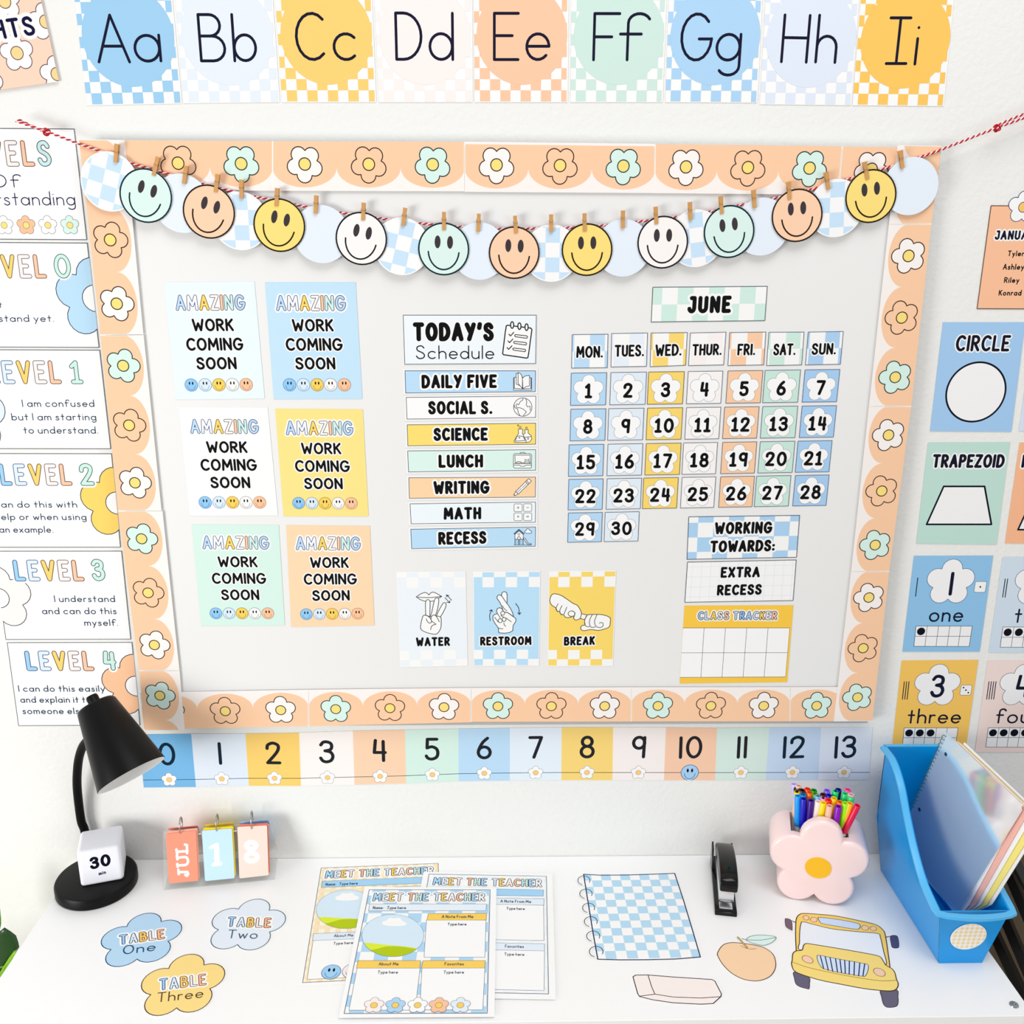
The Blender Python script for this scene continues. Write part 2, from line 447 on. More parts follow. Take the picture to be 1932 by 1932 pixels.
# ---- solid helpers
def bm_obj(name, bm, m, parent=None, loc=(0, 0, 0), smooth=False):
    me = bpy.data.meshes.new(name); bmesh.ops.recalc_face_normals(bm, faces=bm.faces)
    off = Vector(parent['_o']) if parent is not None else Vector(loc)
    bmesh.ops.translate(bm, verts=bm.verts, vec=-off)
    bm.to_mesh(me); bm.free(); me.materials.append(m)
    if smooth:
        me.polygons.foreach_set('use_smooth', [True]*len(me.polygons))
    o = bpy.data.objects.new(name, me); COL.objects.link(o)
    if parent is not None: o.parent = parent; o['_o'] = tuple(off)
    else: o.location = off; o['_o'] = tuple(off)
    return o
def sharp(o, deg=35):
    me = o.data; bm = bmesh.new(); bm.from_mesh(me)
    for e in bm.edges:
        e.smooth = not (len(e.link_faces) == 2 and e.calc_face_angle(0) > math.radians(deg))
    bm.to_mesh(me); bm.free(); return o
def prism_bm(poly, fr, n0, n1, bevel=0, seg=2):
    bm = bmesh.new(); n = len(poly)
    a = [bm.verts.new(fr.w(p[0], p[1], n0)) for p in poly]; b = [bm.verts.new(fr.w(p[0], p[1], n1)) for p in poly]
    bm.faces.new(a[::-1]); bm.faces.new(b)
    for i in range(n): bm.faces.new((a[i], a[(i+1) % n], b[(i+1) % n], b[i]))
    bmesh.ops.recalc_face_normals(bm, faces=bm.faces)
    if bevel:
        es = [e for e in bm.edges if len([f for f in e.link_faces if len(f.verts) == n or len(f.verts) > 4]) == 1 or n == 4]
        bmesh.ops.bevel(bm, geom=es, offset=bevel, segments=seg, affect='EDGES', profile=.5)
    return bm
def rbox(fr, u0, u1, v0, v1, n0, n1, bev=.002, seg=2):
    return prism_bm([(u0, v0), (u1, v0), (u1, v1), (u0, v1)], fr, n0, n1, bev, seg)
def tube_geo(pts, r, seg=10, cap=True, closed=False):
    pts = [Vector(p) for p in pts]; n = len(pts); rs = r if isinstance(r, (list, tuple)) else [r]*n
    vs = []; fs = []; up = None
    for i in range(n):
        if closed: t = (pts[(i+1) % n]-pts[i-1]).normalized()
        else: t = (pts[min(i+1, n-1)]-pts[max(i-1, 0)]).normalized()
        if up is None: up = Vector((0, 0, 1)) if abs(t.z) < .9 else Vector((0, 1, 0))
        s = t.cross(up).normalized(); up = s.cross(t).normalized()
        for k in range(seg):
            a = 2*math.pi*k/seg; vs.append(pts[i]+(s*math.cos(a)+up*math.sin(a))*rs[i])
    for i in range(n if closed else n-1):
        for k in range(seg):
            j = (i+1) % n; fs.append([i*seg+k, i*seg+(k+1) % seg, j*seg+(k+1) % seg, j*seg+k])
    if cap and not closed:
        fs.append(list(range(seg))[::-1]); fs.append(list(range((n-1)*seg, n*seg)))
    return vs, fs
def tube(name, pts, r, m, parent=None, seg=10, loc=(0, 0, 0), closed=False, smooth=True, cap=True):
    vs, fs = tube_geo(pts, r, seg, cap, closed)
    o = mobj(name, vs, fs, m, loc, parent)
    if smooth:
        for p in o.data.polygons: p.use_smooth = len(p.vertices) == 4
    return o
def lathe(name, prof, axis_o, axis_d, m, parent=None, seg=40, loc=(0, 0, 0), smooth=True, closed=False):
    d = Vector(axis_d).normalized(); s = d.orthogonal().normalized(); u = d.cross(s); O = Vector(axis_o)
    vs = []; fs = []; n = len(prof)
    for (r, z) in prof:
        for k in range(seg):
            a = 2*math.pi*k/seg; vs.append(O+d*z+(s*math.cos(a)+u*math.sin(a))*r)
    for i in range(n if closed else n-1):
        for k in range(seg):
            j = (i+1) % n; fs.append([i*seg+k, i*seg+(k+1) % seg, j*seg+(k+1) % seg, j*seg+k])
    o = mobj(name, vs, fs, m, loc, parent, smooth=smooth)
    bm = bmesh.new(); bm.from_mesh(o.data); bmesh.ops.remove_doubles(bm, verts=bm.verts, dist=1e-6)
    bmesh.ops.recalc_face_normals(bm, faces=bm.faces); bm.to_mesh(o.data); bm.free()
    if smooth: sharp(o, 40)
    return o
# ================================================================== SETTING
def struct(name, vs, fs, m):
    o = mobj(name, vs, fs, m); o['kind'] = 'structure'; return o
def boxv(x0, x1, y0, y1, z0, z1):
    return [(x, y, z) for z in (z0, z1) for y in (y0, y1) for x in (x0, x1)], [[0, 2, 3, 1], [4, 5, 7, 6], [0, 1, 5, 4], [2, 6, 7, 3], [0, 4, 6, 2], [1, 3, 7, 5]]
struct('wall_back', *boxv(-3, 3, YW, YW+.1, ZF-.02, 2.7), mat(WALLC, .75, grain=.42, gscale=130))
struct('floor', *boxv(-3, 3, -3.2, YW, ZF-.1, ZF), mat((176, 160, 140), .5, grain=.1))
struct('baseboard_back', *boxv(-3, 3, YW-.014, YW, ZF, ZF+.09), mat((236, 236, 232), .4))
# ---- desk
XL, XR, YF = -.754, .7985, -.362
desk = empty('desk', ((XL+XR)/2, (YW+YF)/2, ZF), 'white rectangular desk standing against the wall under the board', 'desk')
bm = bmesh.new(); v, f = boxv(XL, XR, YF, YW-.0005, ZD-.03, ZD)
vv = [bm.verts.new(p) for p in v]; [bm.faces.new([vv[i] for i in q]) for q in f]
bmesh.ops.bevel(bm, geom=list(bm.edges), offset=.0008, segments=2, affect='EDGES')
bm_obj('desktop', bm, mat((252, 252, 251), .38, grain=.03, spec=.45, gscale=20, raw=True), desk)
for lx in (XL+.02, XR-.038):
    v, f = boxv(lx, lx+.018, YF+.01, YW-.001, ZF, ZD-.03); mobj('side_panel', v, f, mat((240, 240, 238), .4), parent=desk)  # unseen supports, added as full panels to shade the wall at the right
v, f = boxv(XL+.038, XR-.038, YW-.03, YW-.015, ZD-.4, ZD-.03); mobj('back_panel', v, f, mat((240, 240, 238), .4), parent=desk)
p = atz(1913, 1896, ZD)
bo = lathe('bolt_cap', [(0, .0012), (.0022, .0012), (.0026, .0022), (.0062, .0016), (.0068, 0)], (p.x, p.y, ZD), (0, 0, 1), mat((150, 160, 165), .25, .9, raw=True), desk, 20)
# ---- whiteboard
bq = STRIP.P([(158, 270), (1770, 281), (1643, 1356), (282, 1371)])
x0 = bq[0].x; x1 = bq[1].x; z1 = bq[0].y; z0 = bq[3].y
wb = empty('whiteboard', ((x0+x1)/2, YW, z0), 'large light grey magnetic whiteboard on the wall, ringed by flower border strips', 'whiteboard')
v, f = boxv(x0+.006, x1-.006, .0025, YW-.0005, z0+.006, z1-.006)
wbp = mobj('writing_surface', v, f, mat((241, 241, 240), .42, grain=.015, spec=.35, gscale=8), parent=wb)
for (a, b, c, d) in ((x0, x1, z1-.012, z1), (x0, x1, z0, z0+.012), (x0, x0+.012, z0+.012, z1-.012), (x1-.012, x1, z0+.012, z1-.012)):
    v, f = boxv(a, b, .0006, YW-.0003, c, d); mobj('frame_rail', v, f, mat((205, 206, 206), .35, .6, raw=True), parent=wb)
# ================================================================== BORDER STRIPS
LINE = (70, 52, 48)
def strip(q, label, cols, start=0.0, pitch=None, n0=.0002, white_top=0.0, pc=LPEACH, lines=None):
    'q: outer start, outer end, inner end, inner start (px). start = fraction of a scallop already gone at the start'
    Q = STRIP.P(q); m = SMap(Q)
    o = sheet('border_strip', label, 'border strip', STRIP, Q, n0, .0003, (253, 246, 242), 'scalloped flower border strips round the board')
    pr = Pr(STRIP, n0+.0003, Q); L = ((Q[1]-Q[0]).length+(Q[2]-Q[3]).length)/2; D = ((Q[3]-Q[0]).length+(Q[2]-Q[1]).length)/2
    n = round((L/.0931+start)*3)/3 if pitch is None else 0
    pt = L/max(1, round(L/.0931)) if abs(L/.0931-round(L/.0931)) < .12 and not start else .0931
    k = 0
    dirv = (Q[3]-Q[0]).normalized(); rot = math.degrees(math.atan2(dirv.y, dirv.x))-90
    pr.part('scallop_print')
    i = 0; cents = []
    while True:
        s0 = (i-start)*pt; s1 = s0+pt
        if s0 >= L-.004: break
        top = [((s0+pt/2-pt/2*math.cos(math.pi*j/16)), .53+.40*math.sqrt(max(0, 1-math.cos(math.pi*j/16)**2))) for j in range(17)]
        P = [bil(Q, s0/L, white_top)]+[bil(Q, a/L, b) for a, b in top]+[bil(Q, s1/L, white_top)]
        pr.poly(P, pc); cents.append((s0+pt/2)/L); i += 1
    for e in (0, 1): pr.stroke([bil(Q, e, 0), bil(Q, e, 1)], .0017, (255, 250, 246))
    for e, c in zip(cents, cols):
        if c is None: continue
        pr.part('printed_flower'); cc = bil(Q, e, .455); P = flower_pts(cc, .0262, rot)
        ln = (45, 70, 68) if c == LMINT else LINE
        pr.poly(P, c); pr.stroke(P, .0016, ln, True); P = oval(cc, .0086, .0086, 0, 24)
        pr.poly(P, LYEL); pr.stroke(P, .0016, ln, True); pr.bump()
    pr.done(o)
pk, wt, mn = LPEACH, (253, 247, 244), LMINT
S_ = lambda i, side: 'peach scalloped flower border strip, %s along the board %s edge' % (i, side)
strip([(152, 264), (514.5, 266.5), (514.5, 360), (163, 357)], S_('leftmost', 'top'), [None, pk, mn])
strip([(514.5, 266.5), (876.5, 268), (876.5, 361), (514.5, 360)], S_('second from the left', 'top'), [wt, pk, mn])
strip([(876.8, 267.3), (1235.6, 271.4), (1235.6, 364.4), (876.8, 362)], S_('middle one', 'top'), [wt, pk, mn], white_top=.05)
strip([(1236, 272), (1589, 276), (1581, 367.5), (1235.4, 364.5)], S_('second from the right', 'top'), [wt, pk, mn])
strip([(1589.5, 276.6), (1776, 279), (1764, 372), (1581, 367.5)], S_('rightmost', 'top'), [wt, pk])
strip([(271, 1375.6), (582, 1369.8), (582, 1301), (264, 1306.5)], S_('leftmost', 'bottom'), [mn, pk, wt])
strip([(582.4, 1369.8), (888.6, 1362.4), (888.6, 1297.6), (582.4, 1301)], S_('second from the left', 'bottom'), [mn, pk, wt])
strip([(889, 1361.6), (1191, 1361), (1191, 1296.4), (889, 1297.6)], S_('middle one', 'bottom'), [mn, pk, wt])
strip([(1191.3, 1360.8), (1489.9, 1360.6), (1491, 1296.2), (1191.3, 1296.4)], S_('second from the right', 'bottom'), [mn, pk, wt])
strip([(1490.2, 1360.6), (1606, 1360.6), (1612, 1295.5), (1491.4, 1296.2)], S_('rightmost', 'bottom'), [mn])
N1 = .0008
strip([(149.6, 263), (190, 632), (271, 631), (236, 264.5)], S_('uppermost', 'left'), [mn, pk, wt], n0=N1, start=.0)
strip([(190, 632.6), (223, 963.4), (305.2, 963.4), (271.4, 632)], S_('second from the top', 'left'), [mn, pk, wt], n0=N1)
strip([(223.1, 964), (262.7, 1264.5), (339, 1264.5), (307, 964)], S_('third from the top', 'left'), [mn, pk, wt], n0=N1)
strip([(262.8, 1265), (274.2, 1377.4), (349, 1377.4), (339.2, 1265)], S_('lowest', 'left'), [mn, None], n0=N1)
strip([(1775.8, 275.6), (1756.8, 422.4), (1676.6, 423), (1693.4, 273.8)], S_('short uppermost', 'right'), [None, mn], n0=N1, start=.78)
strip([(1756.7, 422.8), (1718.8, 766.4), (1639, 766.4), (1676.5, 423.4)], S_('second from the top', 'right'), [wt, pk, mn], n0=N1)
strip([(1718.7, 766.8), (1677.4, 1077.6), (1605.4, 1077.6), (1638.9, 766.8)], S_('third from the top', 'right'), [wt, pk, mn], n0=N1)
strip([(1677.3, 1078), (1645.5, 1360), (1572.5, 1360.6), (1605.2, 1078)], S_('lowest', 'right'), [wt, pk, mn], n0=N1)
# ================================================================== LETTER CARDS
def letter_card(ch, bl, br, tl0, tr0, col, colname, glyphs, h=92):
    B0, B1, T0, T1 = WALL.P([bl, br, tl0, tr0])
    Ht = .197
    lf = B0+(T0-B0).normalized()*Ht; rt = B1+(T1-B1).normalized()*Ht; Q = [lf, rt, B1, B0]
    o = sheet('letter_card', "%s alphabet card reading %s in the row above the board" % (colname, ch), 'alphabet card', WALL, Q, .0004, .0004, W, 'alphabet cards above the board')
    pr = Pr(WALL, .0008, Q); Wd = (B1-B0).length; c = .0149
    pr.part('printed_checker')
    sb = [0.0, .055/1]+[.055+(c/Wd)*k for k in range(1, 12) if .055+(c/Wd)*k < .985]+[.985]
    nrow = int(Ht/c)+1; tb = [0]+sorted([1-.006-(c/Ht)*k for k in range(nrow) if 1-.006-(c/Ht)*k > 0])
    m = len(tb)-1
    for i in range(len(sb)-1):
        for j in range(m):
            k = m-1-j
            if (i+k) % 2 == 1: pr.poly([bil(Q, sb[i], tb[j]), bil(Q, sb[i+1], tb[j]), bil(Q, sb[i+1], tb[j+1]), bil(Q, sb[i], tb[j+1])], col)
    pr.part('printed_circle')
    bm_ = (B0+B1)/2; cc = bm_+Vector((0, .0155+.0655+.008)); pr.poly(oval(cc, .0655, .0655, 0, 64), col); pr.bump()
    for s, p0, p1, hh in glyphs: text(pr, WALL, s, p0, p1, hh, 5.8, NAVY)
    pr.done(o)
BL2 = (160, 207, 240)
letter_card('Aa', (165, 199), (343.7, 195.4), (141, 0), (325.6, 0), BL2, 'blue', [('A', (185, 120), (248, 120), 94), ('a', (255, 119), (307, 118), 93)])
letter_card('Bb', (347, 195), (528, 193), (332, 0), (515, 0), (232, 240, 251), 'pale blue', [('B', (378, 118), (429, 118), 93), ('b', (441, 118), (487, 117), 93)])
letter_card('Cc', (532.5, 193), (710, 193), (520, 0), (702, 0), (253, 211, 120), 'amber yellow', [('C', (559, 115.5), (616, 115.5), 93), ('c', (628, 115.5), (675, 115.5), 93)])
letter_card('Dd', (715, 193), (892, 193), (707, 0), (891, 0), (253, 242, 239), 'pale pink', [('D', (746, 115), (798, 115), 93), ('d', (809, 115), (857, 115.5), 93)])
letter_card('Ee', (896, 193), (1071, 193), (894, 0), (1072.6, 0), (254, 203, 168), 'peach', [('E', (930, 115.5), (980, 115.5), 93), ('e', (990, 115.5), (1038, 115.5), 93)])
letter_card('Ff', (1076.5, 193), (1250, 193), (1078, 0), (1257, 0), (210, 235, 226), 'mint green', [('F', (1117, 116), (1167, 116), 93), ('f', (1166, 116), (1217, 116), 93)])
letter_card('Gg', (1255, 193), (1428.5, 194), (1262, 0), (1438, 0), (176, 215, 247), 'blue', [('G', (1281, 116.5), (1341, 116.5), 93), ('g', (1348, 116.5), (1397, 116.5), 93)])
letter_card('Hh', (1433.3, 197), (1606, 199), (1444, 0), (1620, 0), (228, 236, 250), 'pale blue', [('H', (1471, 119.5), (1523, 120.5), 94), ('h', (1535.5, 120), (1577, 121), 94)])
letter_card('Ii', (1608, 199), (1780, 200.6), (1624, 0), (1799, 0), (254, 203, 100), 'amber yellow', [('\xa6', (1668.5, 123), (1711, 123), 92), ('i', (1722.5, 124), (1728, 124), 92)])
# ---- tilted poster in the corner
h10 = Zm(0, 0, 10.733)
Br, Le, Tp = WALL.P([h10(1215, 1660), h10(0, 1828), h10(850, 0)])
e1 = (Le-Br).normalized(); e2 = (Tp-Br).normalized()
Q = [Br+e1*.2+e2*.2, Br+e2*.2, Br, Br+e1*.2]
o = sheet('tilted_poster', 'peach poster with white daisies, hung askew in the upper left corner', 'poster', WALL, Q, .003, .0006, (254, 214, 190))
pr = Pr(WALL, .0036, Q); hm = LMap(WALL, h10, 10.733)
for (x, y, R) in ((120, 45, 330), (370, 1085, 345), (950, 450, 350), (1180, 1510, 345), (-230, 1750, 345), (430, 2300, 300), (-330, 1050, 340)):
    flower(pr, hm, x, y, R, (250, 250, 250), (110, 84, 92), 18, 125, (254, 217, 150), rot=8)
text(pr, hm, 'HTS', (-60, 825), (765, 722), 400, 72, (26, 24, 62), halo=78, hcol=(247, 247, 247), up=(-165, 430), sp=.26)
pr.done(o)
# ================================================================== LEVEL CARDS (left of the board)
lv4 = WALL.P([(13.5, 1211.6), (249.7, 1211), (265, 1368), (38.3, 1369.7)])
LW = lv4[1].x-lv4[0].x
def level_quad(tr, br):
    a, b = WALL.uv(*tr), WALL.uv(*br); return [Vector((a.x-LW, a.y)), a, b, Vector((b.x-LW, b.y))]
OC = [(40, 70, 120), (60, 92, 140), (96, 66, 26), (110, 98, 104), (104, 60, 44)]
LC = [(160, 210, 242), (222, 236, 248), (253, 214, 120), (250, 238, 235), (254, 203, 172)]
TEAL = (40, 62, 88)
def level_card(tr, br, label, fl, title, num, lines):
    Q = level_quad(tr, br)
    o = sheet('level_card', label, 'poster', WALL, Q, .0006, .0004, (253, 253, 253), 'understanding level cards left of the board')
    pr = Pr(WALL, .001, Q); pr.stroke(Q, .0022, (70, 78, 84), True)
    if fl:
        x, y, R, rc, col = fl; flower(pr, WALL, x, y, R, col, (40, 50, 70), 1.5, rc, W)
    s, p0, p1, h = title
    text(pr, WALL, s, p0, p1, h, 8.8, W, halo=3.4, cols=LC+[(205, 238, 228)], out=OC+[(34, 90, 90)], ow=1.35, sp=.3)
    if num:
        s, p0, p1, h = num
        text(pr, WALL, s, p0, p1, h, 8.8, W, halo=3.4, cols=[(208, 240, 230)], out=[(34, 90, 84)], ow=1.35)
    for s, p0, p1, h in lines: text(pr, WALL, s, p0, p1, h, 1.6, TEAL, part='lettering')
    pr.done(o); return o
Q = level_quad((141, 243), (164.9, 452.9))
o = sheet('level_card', "white card headed LEVELS Of Understanding, topmost left of the board", 'poster', WALL, Q, .0006, .0004, (253, 253, 253), 'understanding level cards left of the board')
pr = Pr(WALL, .001, Q); pr.stroke(Q, .0022, (70, 78, 84), True)
text(pr, WALL, 'LEVELS', (-80, 314.6), (100, 314.6), 50, 9.6, W, halo=4, cols=LC+[(205, 238, 236)], out=OC+[(34, 64, 94)], ow=1.5, sp=.3)
text(pr, WALL, 'Of', (-14, 353.8), (40, 353.8), 25, 2, (38, 36, 80)); text(pr, WALL, 'Understanding', (-88, 387.8), (143.5, 387.8), 27, 2, (38, 36, 80))
for x, c in ((8.5, W), (50, (254, 196, 156)), (91, W), (132.5, LMINT)): flower(pr, WALL, x, 425, 17.6, c, (120, 110, 105), .8, 6, LYEL)
pr.done(o)
level_card((165.6, 458), (188, 656), 'white LEVEL 0 card with a blue flower at its right edge', (181, 563, 75, 25, (188, 224, 248)),
    ('LEVEL', (-51, 525.6), (90, 525.6), 46), ('0', (105, 525.6), (137, 525.6), 47), [('I do not', (-60, 580.8), (5, 580.8), 13), ('understand yet.', (-62, 607.2), (102.5, 607.2), 14)])
level_card((189, 660), (210, 847), 'white LEVEL 1 card reading I am confused', (-58, 785, 72, 22, (226, 238, 252)),
    ('LEVEL', (-20, 724.6), (118, 724.6), 45), ('1', (135, 724.6), (158, 724.6), 45),
    [('I am confused', (43, 767.6), (179, 767.6), 14), ('but I am starting', (23, 793), (182.5, 793), 14), ('to understand.', (45.5, 818), (186, 818), 14)])
level_card((211.4, 855.3), (228.3, 1032.5), 'white LEVEL 2 card with a yellow flower at its right edge', (222, 949, 70, 22, (254, 216, 110)),
    ('LEVEL', (3, 916.3), (138, 916.3), 42), ('2', (153, 916.3), (180, 916.3), 43),
    [('I can do this with', (-19, 957.5), (146.5, 957.5), 13), ('help or when using', (-8, 981), (164, 981), 13), ('an example.', (0, 1004.8), (101.5, 1004.8), 13)])
level_card((230.3, 1039), (247.7, 1205.9), 'white LEVEL 3 card with a pale pink flower at its left edge', (-2, 1128, 64, 20, (254, 240, 238)),
    ('LEVEL', (29, 1096.6), (161, 1096.6), 41), ('3', (175, 1096), (201, 1096), 42),
    [('I understand', (103.5, 1135.6), (218, 1135.6), 13), ('and can do this', (80.5, 1158.4), (221, 1158.4), 13), ('myself.', (160, 1180.4), (223.5, 1180.4), 13)])
level_card((249.7, 1211), (265, 1368), 'white LEVEL 4 card with an orange flower, partly behind the black lamp', (258, 1294, 66, 21, (254, 200, 158)),
    ('LEVEL', (51, 1265.6), (179.5, 1265.6), 38.5), ('4', (196, 1264.8), (222, 1264.8), 38),
    [('I can do this easily', (35.8, 1304.6), (199, 1304.6), 12.5), ('and explain it to', (39.5, 1325.4), (173, 1325.4), 12.5), ('someone else.', (43.5, 1346.8), (166, 1346.8), 12.5)])
# ================================================================== NUMBER LINE
NLc = [(118, 186, 234), (228, 238, 250), (254, 212, 112), (254, 246, 243), (254, 214, 180), (217, 243, 232), (190, 224, 250), (233, 243, 253), (254, 218, 124), (253, 244, 241), (254, 208, 176), (219, 240, 231), (205, 226, 248), (232, 240, 251)]
NLn = ['blue', 'pale blue', 'yellow', 'pale pink', 'peach', 'mint', 'light blue', 'pale blue', 'yellow', 'pale pink', 'peach', 'mint', 'light blue', 'pale blue']
tx = [(262, 1385.5), (361, 1384.3), (463.2, 1384), (564.6, 1382.2), (665.8, 1378.7), (764.2, 1376.8), (864.8, 1374.8), (961.9, 1373.4), (1059.6, 1372), (1156.7, 1372), (1256.3, 1372.4), (1352.6, 1373.2), (1451.3, 1372.4), (1549, 1372), (1646, 1372)]
bx = [(271.5, 1485.3), (370, 1484.4), (469.7, 1482), (568, 1482.3), (669, 1480), (766.5, 1477.5), (865.6, 1473.4), (962, 1472), (1058.9, 1471.3), (1155.4, 1471.3), (1252.4, 1471.3), (1349, 1471.3), (1444.4, 1471.2), (1543.3, 1470.8), (1639, 1471)]
for i in range(14):
    Q = WALL.P([tx[i], tx[i+1], bx[i+1], bx[i]])
    o = sheet('number_line_card', '%s number line card showing %s, under the board' % (NLn[i], numw(i)), 'number card', WALL, Q, .0004, .0004, NLc[i], 'number line under the board')
    pr = Pr(WALL, .0008, Q); m = SMap(Q); lc = (40, 84, 110) if i not in (2, 3, 8, 9) else (90, 80, 70)
    pr.part('printed_line'); pr.stroke([bil(Q, 0, .855), bil(Q, 1, .855)], .0011, lc)
    text(pr, m, str(i).replace('1', '|'), center=(.5, .585), h=.43, w=.056, col=(38, 40, 46) if i not in (0, 1, 12, 13) else (26, 42, 58), sp=.26)
    c = bil(Q, .5, .855)
    if i == 10: smiley(pr, m, .5, .855, .17, BLUE, (40, 90, 140), .011)
    else:
        pr.part('printed_flower'); P = flower_pts(c, .0137, 0, 6); pr.poly(P, W); pr.stroke(P, .0006, (120, 130, 135), True); pr.poly(oval(c, .0049, .0049, 0, 16), (253, 208, 130)); pr.stroke(oval(c, .0049, .0049, 0, 16), .0005, (150, 140, 110), True)
    pr.done(o)
# ================================================================== POSTERS RIGHT OF THE BOARD
pm = LMap(WALL, a4)
q = WALL.P([a4(1690, 1500), a4(1588, 2250)]); 
TL = q[0]; BLp = WALL.uv(1843, 582.2)
Q = [TL, TL+Vector((.125, 0)), BLp+Vector((.125, 0)), BLp]
o = sheet('birthday_card', 'peach JANUARY name card with a white flower, on the wall right of the board', 'poster', WALL, Q, .0006, .0004, (254, 196, 156))
pr = Pr(WALL, .001); pr.stroke(Q, .0012, (90, 60, 50), True)
flower(pr, WALL, 1930, 391, 29, W, (50, 60, 110), 1.3, 9, (253, 205, 110))
text(pr, WALL, 'JANUARY', (1875, 452.6), (1962, 452.6), 18, 4, (26, 26, 48), halo=2.6, sp=.26)
for s, x, x2, y, hh in (('Tyler', 1900, 1931, 483.6, 11), ('Ashley', 1891, 1931, 509, 11.5), ('Riley', 1893, 1922, 533.8, 11), ('Konrad', 1883, 1926, 557.8, 11)):
    text(pr, WALL, s, (x, y), (x2, y), hh, 2, (30, 24, 30))
pr.done(o)
def shape_card(Q, label, col, word, p0, p1, h, fig):
    o = sheet('shape_card', label, 'poster', WALL, Q, .0006, .0004, col, 'shape posters right of the board')
    pr = Pr(WALL, .001)
    if word: text(pr, WALL, word, p0, p1, h, 5.4, (26, 26, 44), halo=2.6, sp=.24)
    pr.part('printed_shape')
    if fig: P = fig(); pr.poly(P, (250, 250, 250), Q if word == 'RHOMBUS' else None); pr.stroke(P, .0030, (20, 26, 40), True)
    pr.done(o)
Qc = WALL.P([(1778.8, 608), (1934, 608), (1907.7, 814.4), (1754.2, 813.3)])
def fc():
    c = WALL.uv(1840.6, 739.8); r = mlen(WALL, 1840.6, 739.8, 55.5); return oval(c, r, r, 0, 60)
shape_card(Qc, 'blue shape poster reading CIRCLE with a white circle', (165, 206, 244), 'CIRCLE', (1801, 663), (1903, 663), 31, fc)
Qt = WALL.P([(1750.8, 834.6), (1905, 834), (1879.7, 1026.8), (1728.3, 1025)])
shape_card(Qt, 'mint shape poster reading TRAPEZOID with a white trapezoid', (196, 229, 219), 'TRAPEZOID', (1757, 882.6), (1893, 882.6), 26, lambda: WALL.P([(1780, 917.4), (1857, 917.4), (1869.9, 989), (1747.7, 989)]))
d_ = WALL.uv(1951.5, 608)-WALL.uv(1778.8, 608)
shape_card([p+d_ for p in Qc], 'pale periwinkle poster at the right frame edge beside the CIRCLE poster', (222, 232, 250), '', None, None, 0, None)
d_ = WALL.uv(1923.4, 834)-WALL.uv(1750.8, 834)
Qr = [p+d_ for p in Qt]
shape_card(Qr, 'orange-peach shape poster beside the TRAPEZOID poster, cut by the right frame edge', (254, 190, 148), 'RHOMBUS', (1925.5, 882.6), (2050, 882.6), 26, lambda: WALL.P([(1920, 999), (1958, 917), (2040, 917), (2006, 999)]))
On = WALL.P([(1724, 1048.5), (1873.3, 1048), (1847.9, 1229), (1702.4, 1229)])
def num_card(Q, label, col, word, wx, n, digit, dq, dots):
    m = QMap(WALL, On, Q)
    o = sheet('number_card', label, 'poster', WALL, Q, .0006, .0004, col, 'number posters right of the board')
    pr = Pr(WALL, .001); pr.part('tally_marks')
    for k in range(n):
        x = 1731+k*4.6-(n-1)*1.2; pr.stroke([m.uv(x, 1090), m.uv(x-4, 1124.5)], .0016, NAVY)
    flower(pr, m, 1792.5, 1098.5, 46, (250, 250, 251), (50, 70, 110), .9)
    text(pr, m, digit, dq[0], dq[1], 45, 6.2, (26, 28, 52))
    pr.part('printed_die'); c = m.uv(1849, 1107); h = .0098
    P = []
    for sx, sy, a in ((1, 1, 0), (-1, 1, 90), (-1, -1, 180), (1, -1, 270)):
        P += [Vector(p) for p in arc(c.x+sx*(h-.003), c.y+sy*(h-.003), .003, .003, a, a+90, 4)]
    pr.poly(P, W); pr.stroke(P, .0007, (60, 90, 130), True)
    for dx, dy in {1: [(0, 0)], 2: [(-.4, .4), (.4, -.4)], 3: [(-.5, .5), (0, 0), (.5, -.5)], 4: [(-.4, .4), (.4, .4), (-.4, -.4), (.4, -.4)]}[n]:
        pr.poly(oval(c+Vector((dx*h, dy*h)), .0016, .0016, 0, 10), BLK)
    text(pr, m, word, wx[0], wx[1], 30, 3.2, (24, 30, 50))
    T = [m.uv(*p) for p in [(1727.8, 1180.8), (1833.7, 1180.8), (1828, 1219.3), (1723.7, 1219)]]
    pr.part('ten_frame'); pr.poly(T, (249, 249, 250)); pr.stroke(T, .0009, (50, 70, 100), True)
    for k in range(1, 5): pr.stroke([bil(T, k/5, 0), bil(T, k/5, 1)], .0008, (50, 70, 100))
    pr.stroke([bil(T, 0, .5), bil(T, 1, .5)], .0008, (50, 70, 100))
    for k in range(n): pr.poly(oval(bil(T, .1+k*.2, .26), .0071, .0071, 0, 20), (20, 22, 34))
    pr.done(o)
num_card(On, 'blue number poster reading one with a ten frame', (146, 200, 240), 'one', ((1751, 1173), (1815.5, 1173)), 1, '|', ((1788.5, 1123.5), (1794.7, 1123.5)), 1)
d_ = WALL.uv(1891.4, 1050.6)-WALL.uv(1724, 1048.5)
num_card([p+d_ for p in On], 'pale blue number poster reading two at the right frame edge', (214, 230, 244), 'two', ((1748, 1173), (1815.5, 1173)), 2, '2', ((1774, 1121.5), (1805, 1121.5)), 2)
Th = WALL.P([(1701, 1246), (1845.3, 1244.7), (1820.8, 1419), (1681.5, 1419)])
num_card(Th, 'yellow number poster reading three above the blue magazine holder', (254, 204, 98), 'three', ((1733, 1172.5), (1838, 1172.5)), 3, '3', ((1777.5, 1121.5), (1805, 1121.5)), 3)
d_ = WALL.uv(1863, 1246)-WALL.uv(1701, 1246)
num_card([p+d_ for p in Th], 'pale pink number poster reading four at the right frame edge', (250, 228, 222), 'four', ((1741, 1172.5), (1826, 1172.5)), 4, '4', ((1777, 1121.5), (1805, 1121.5)), 4)
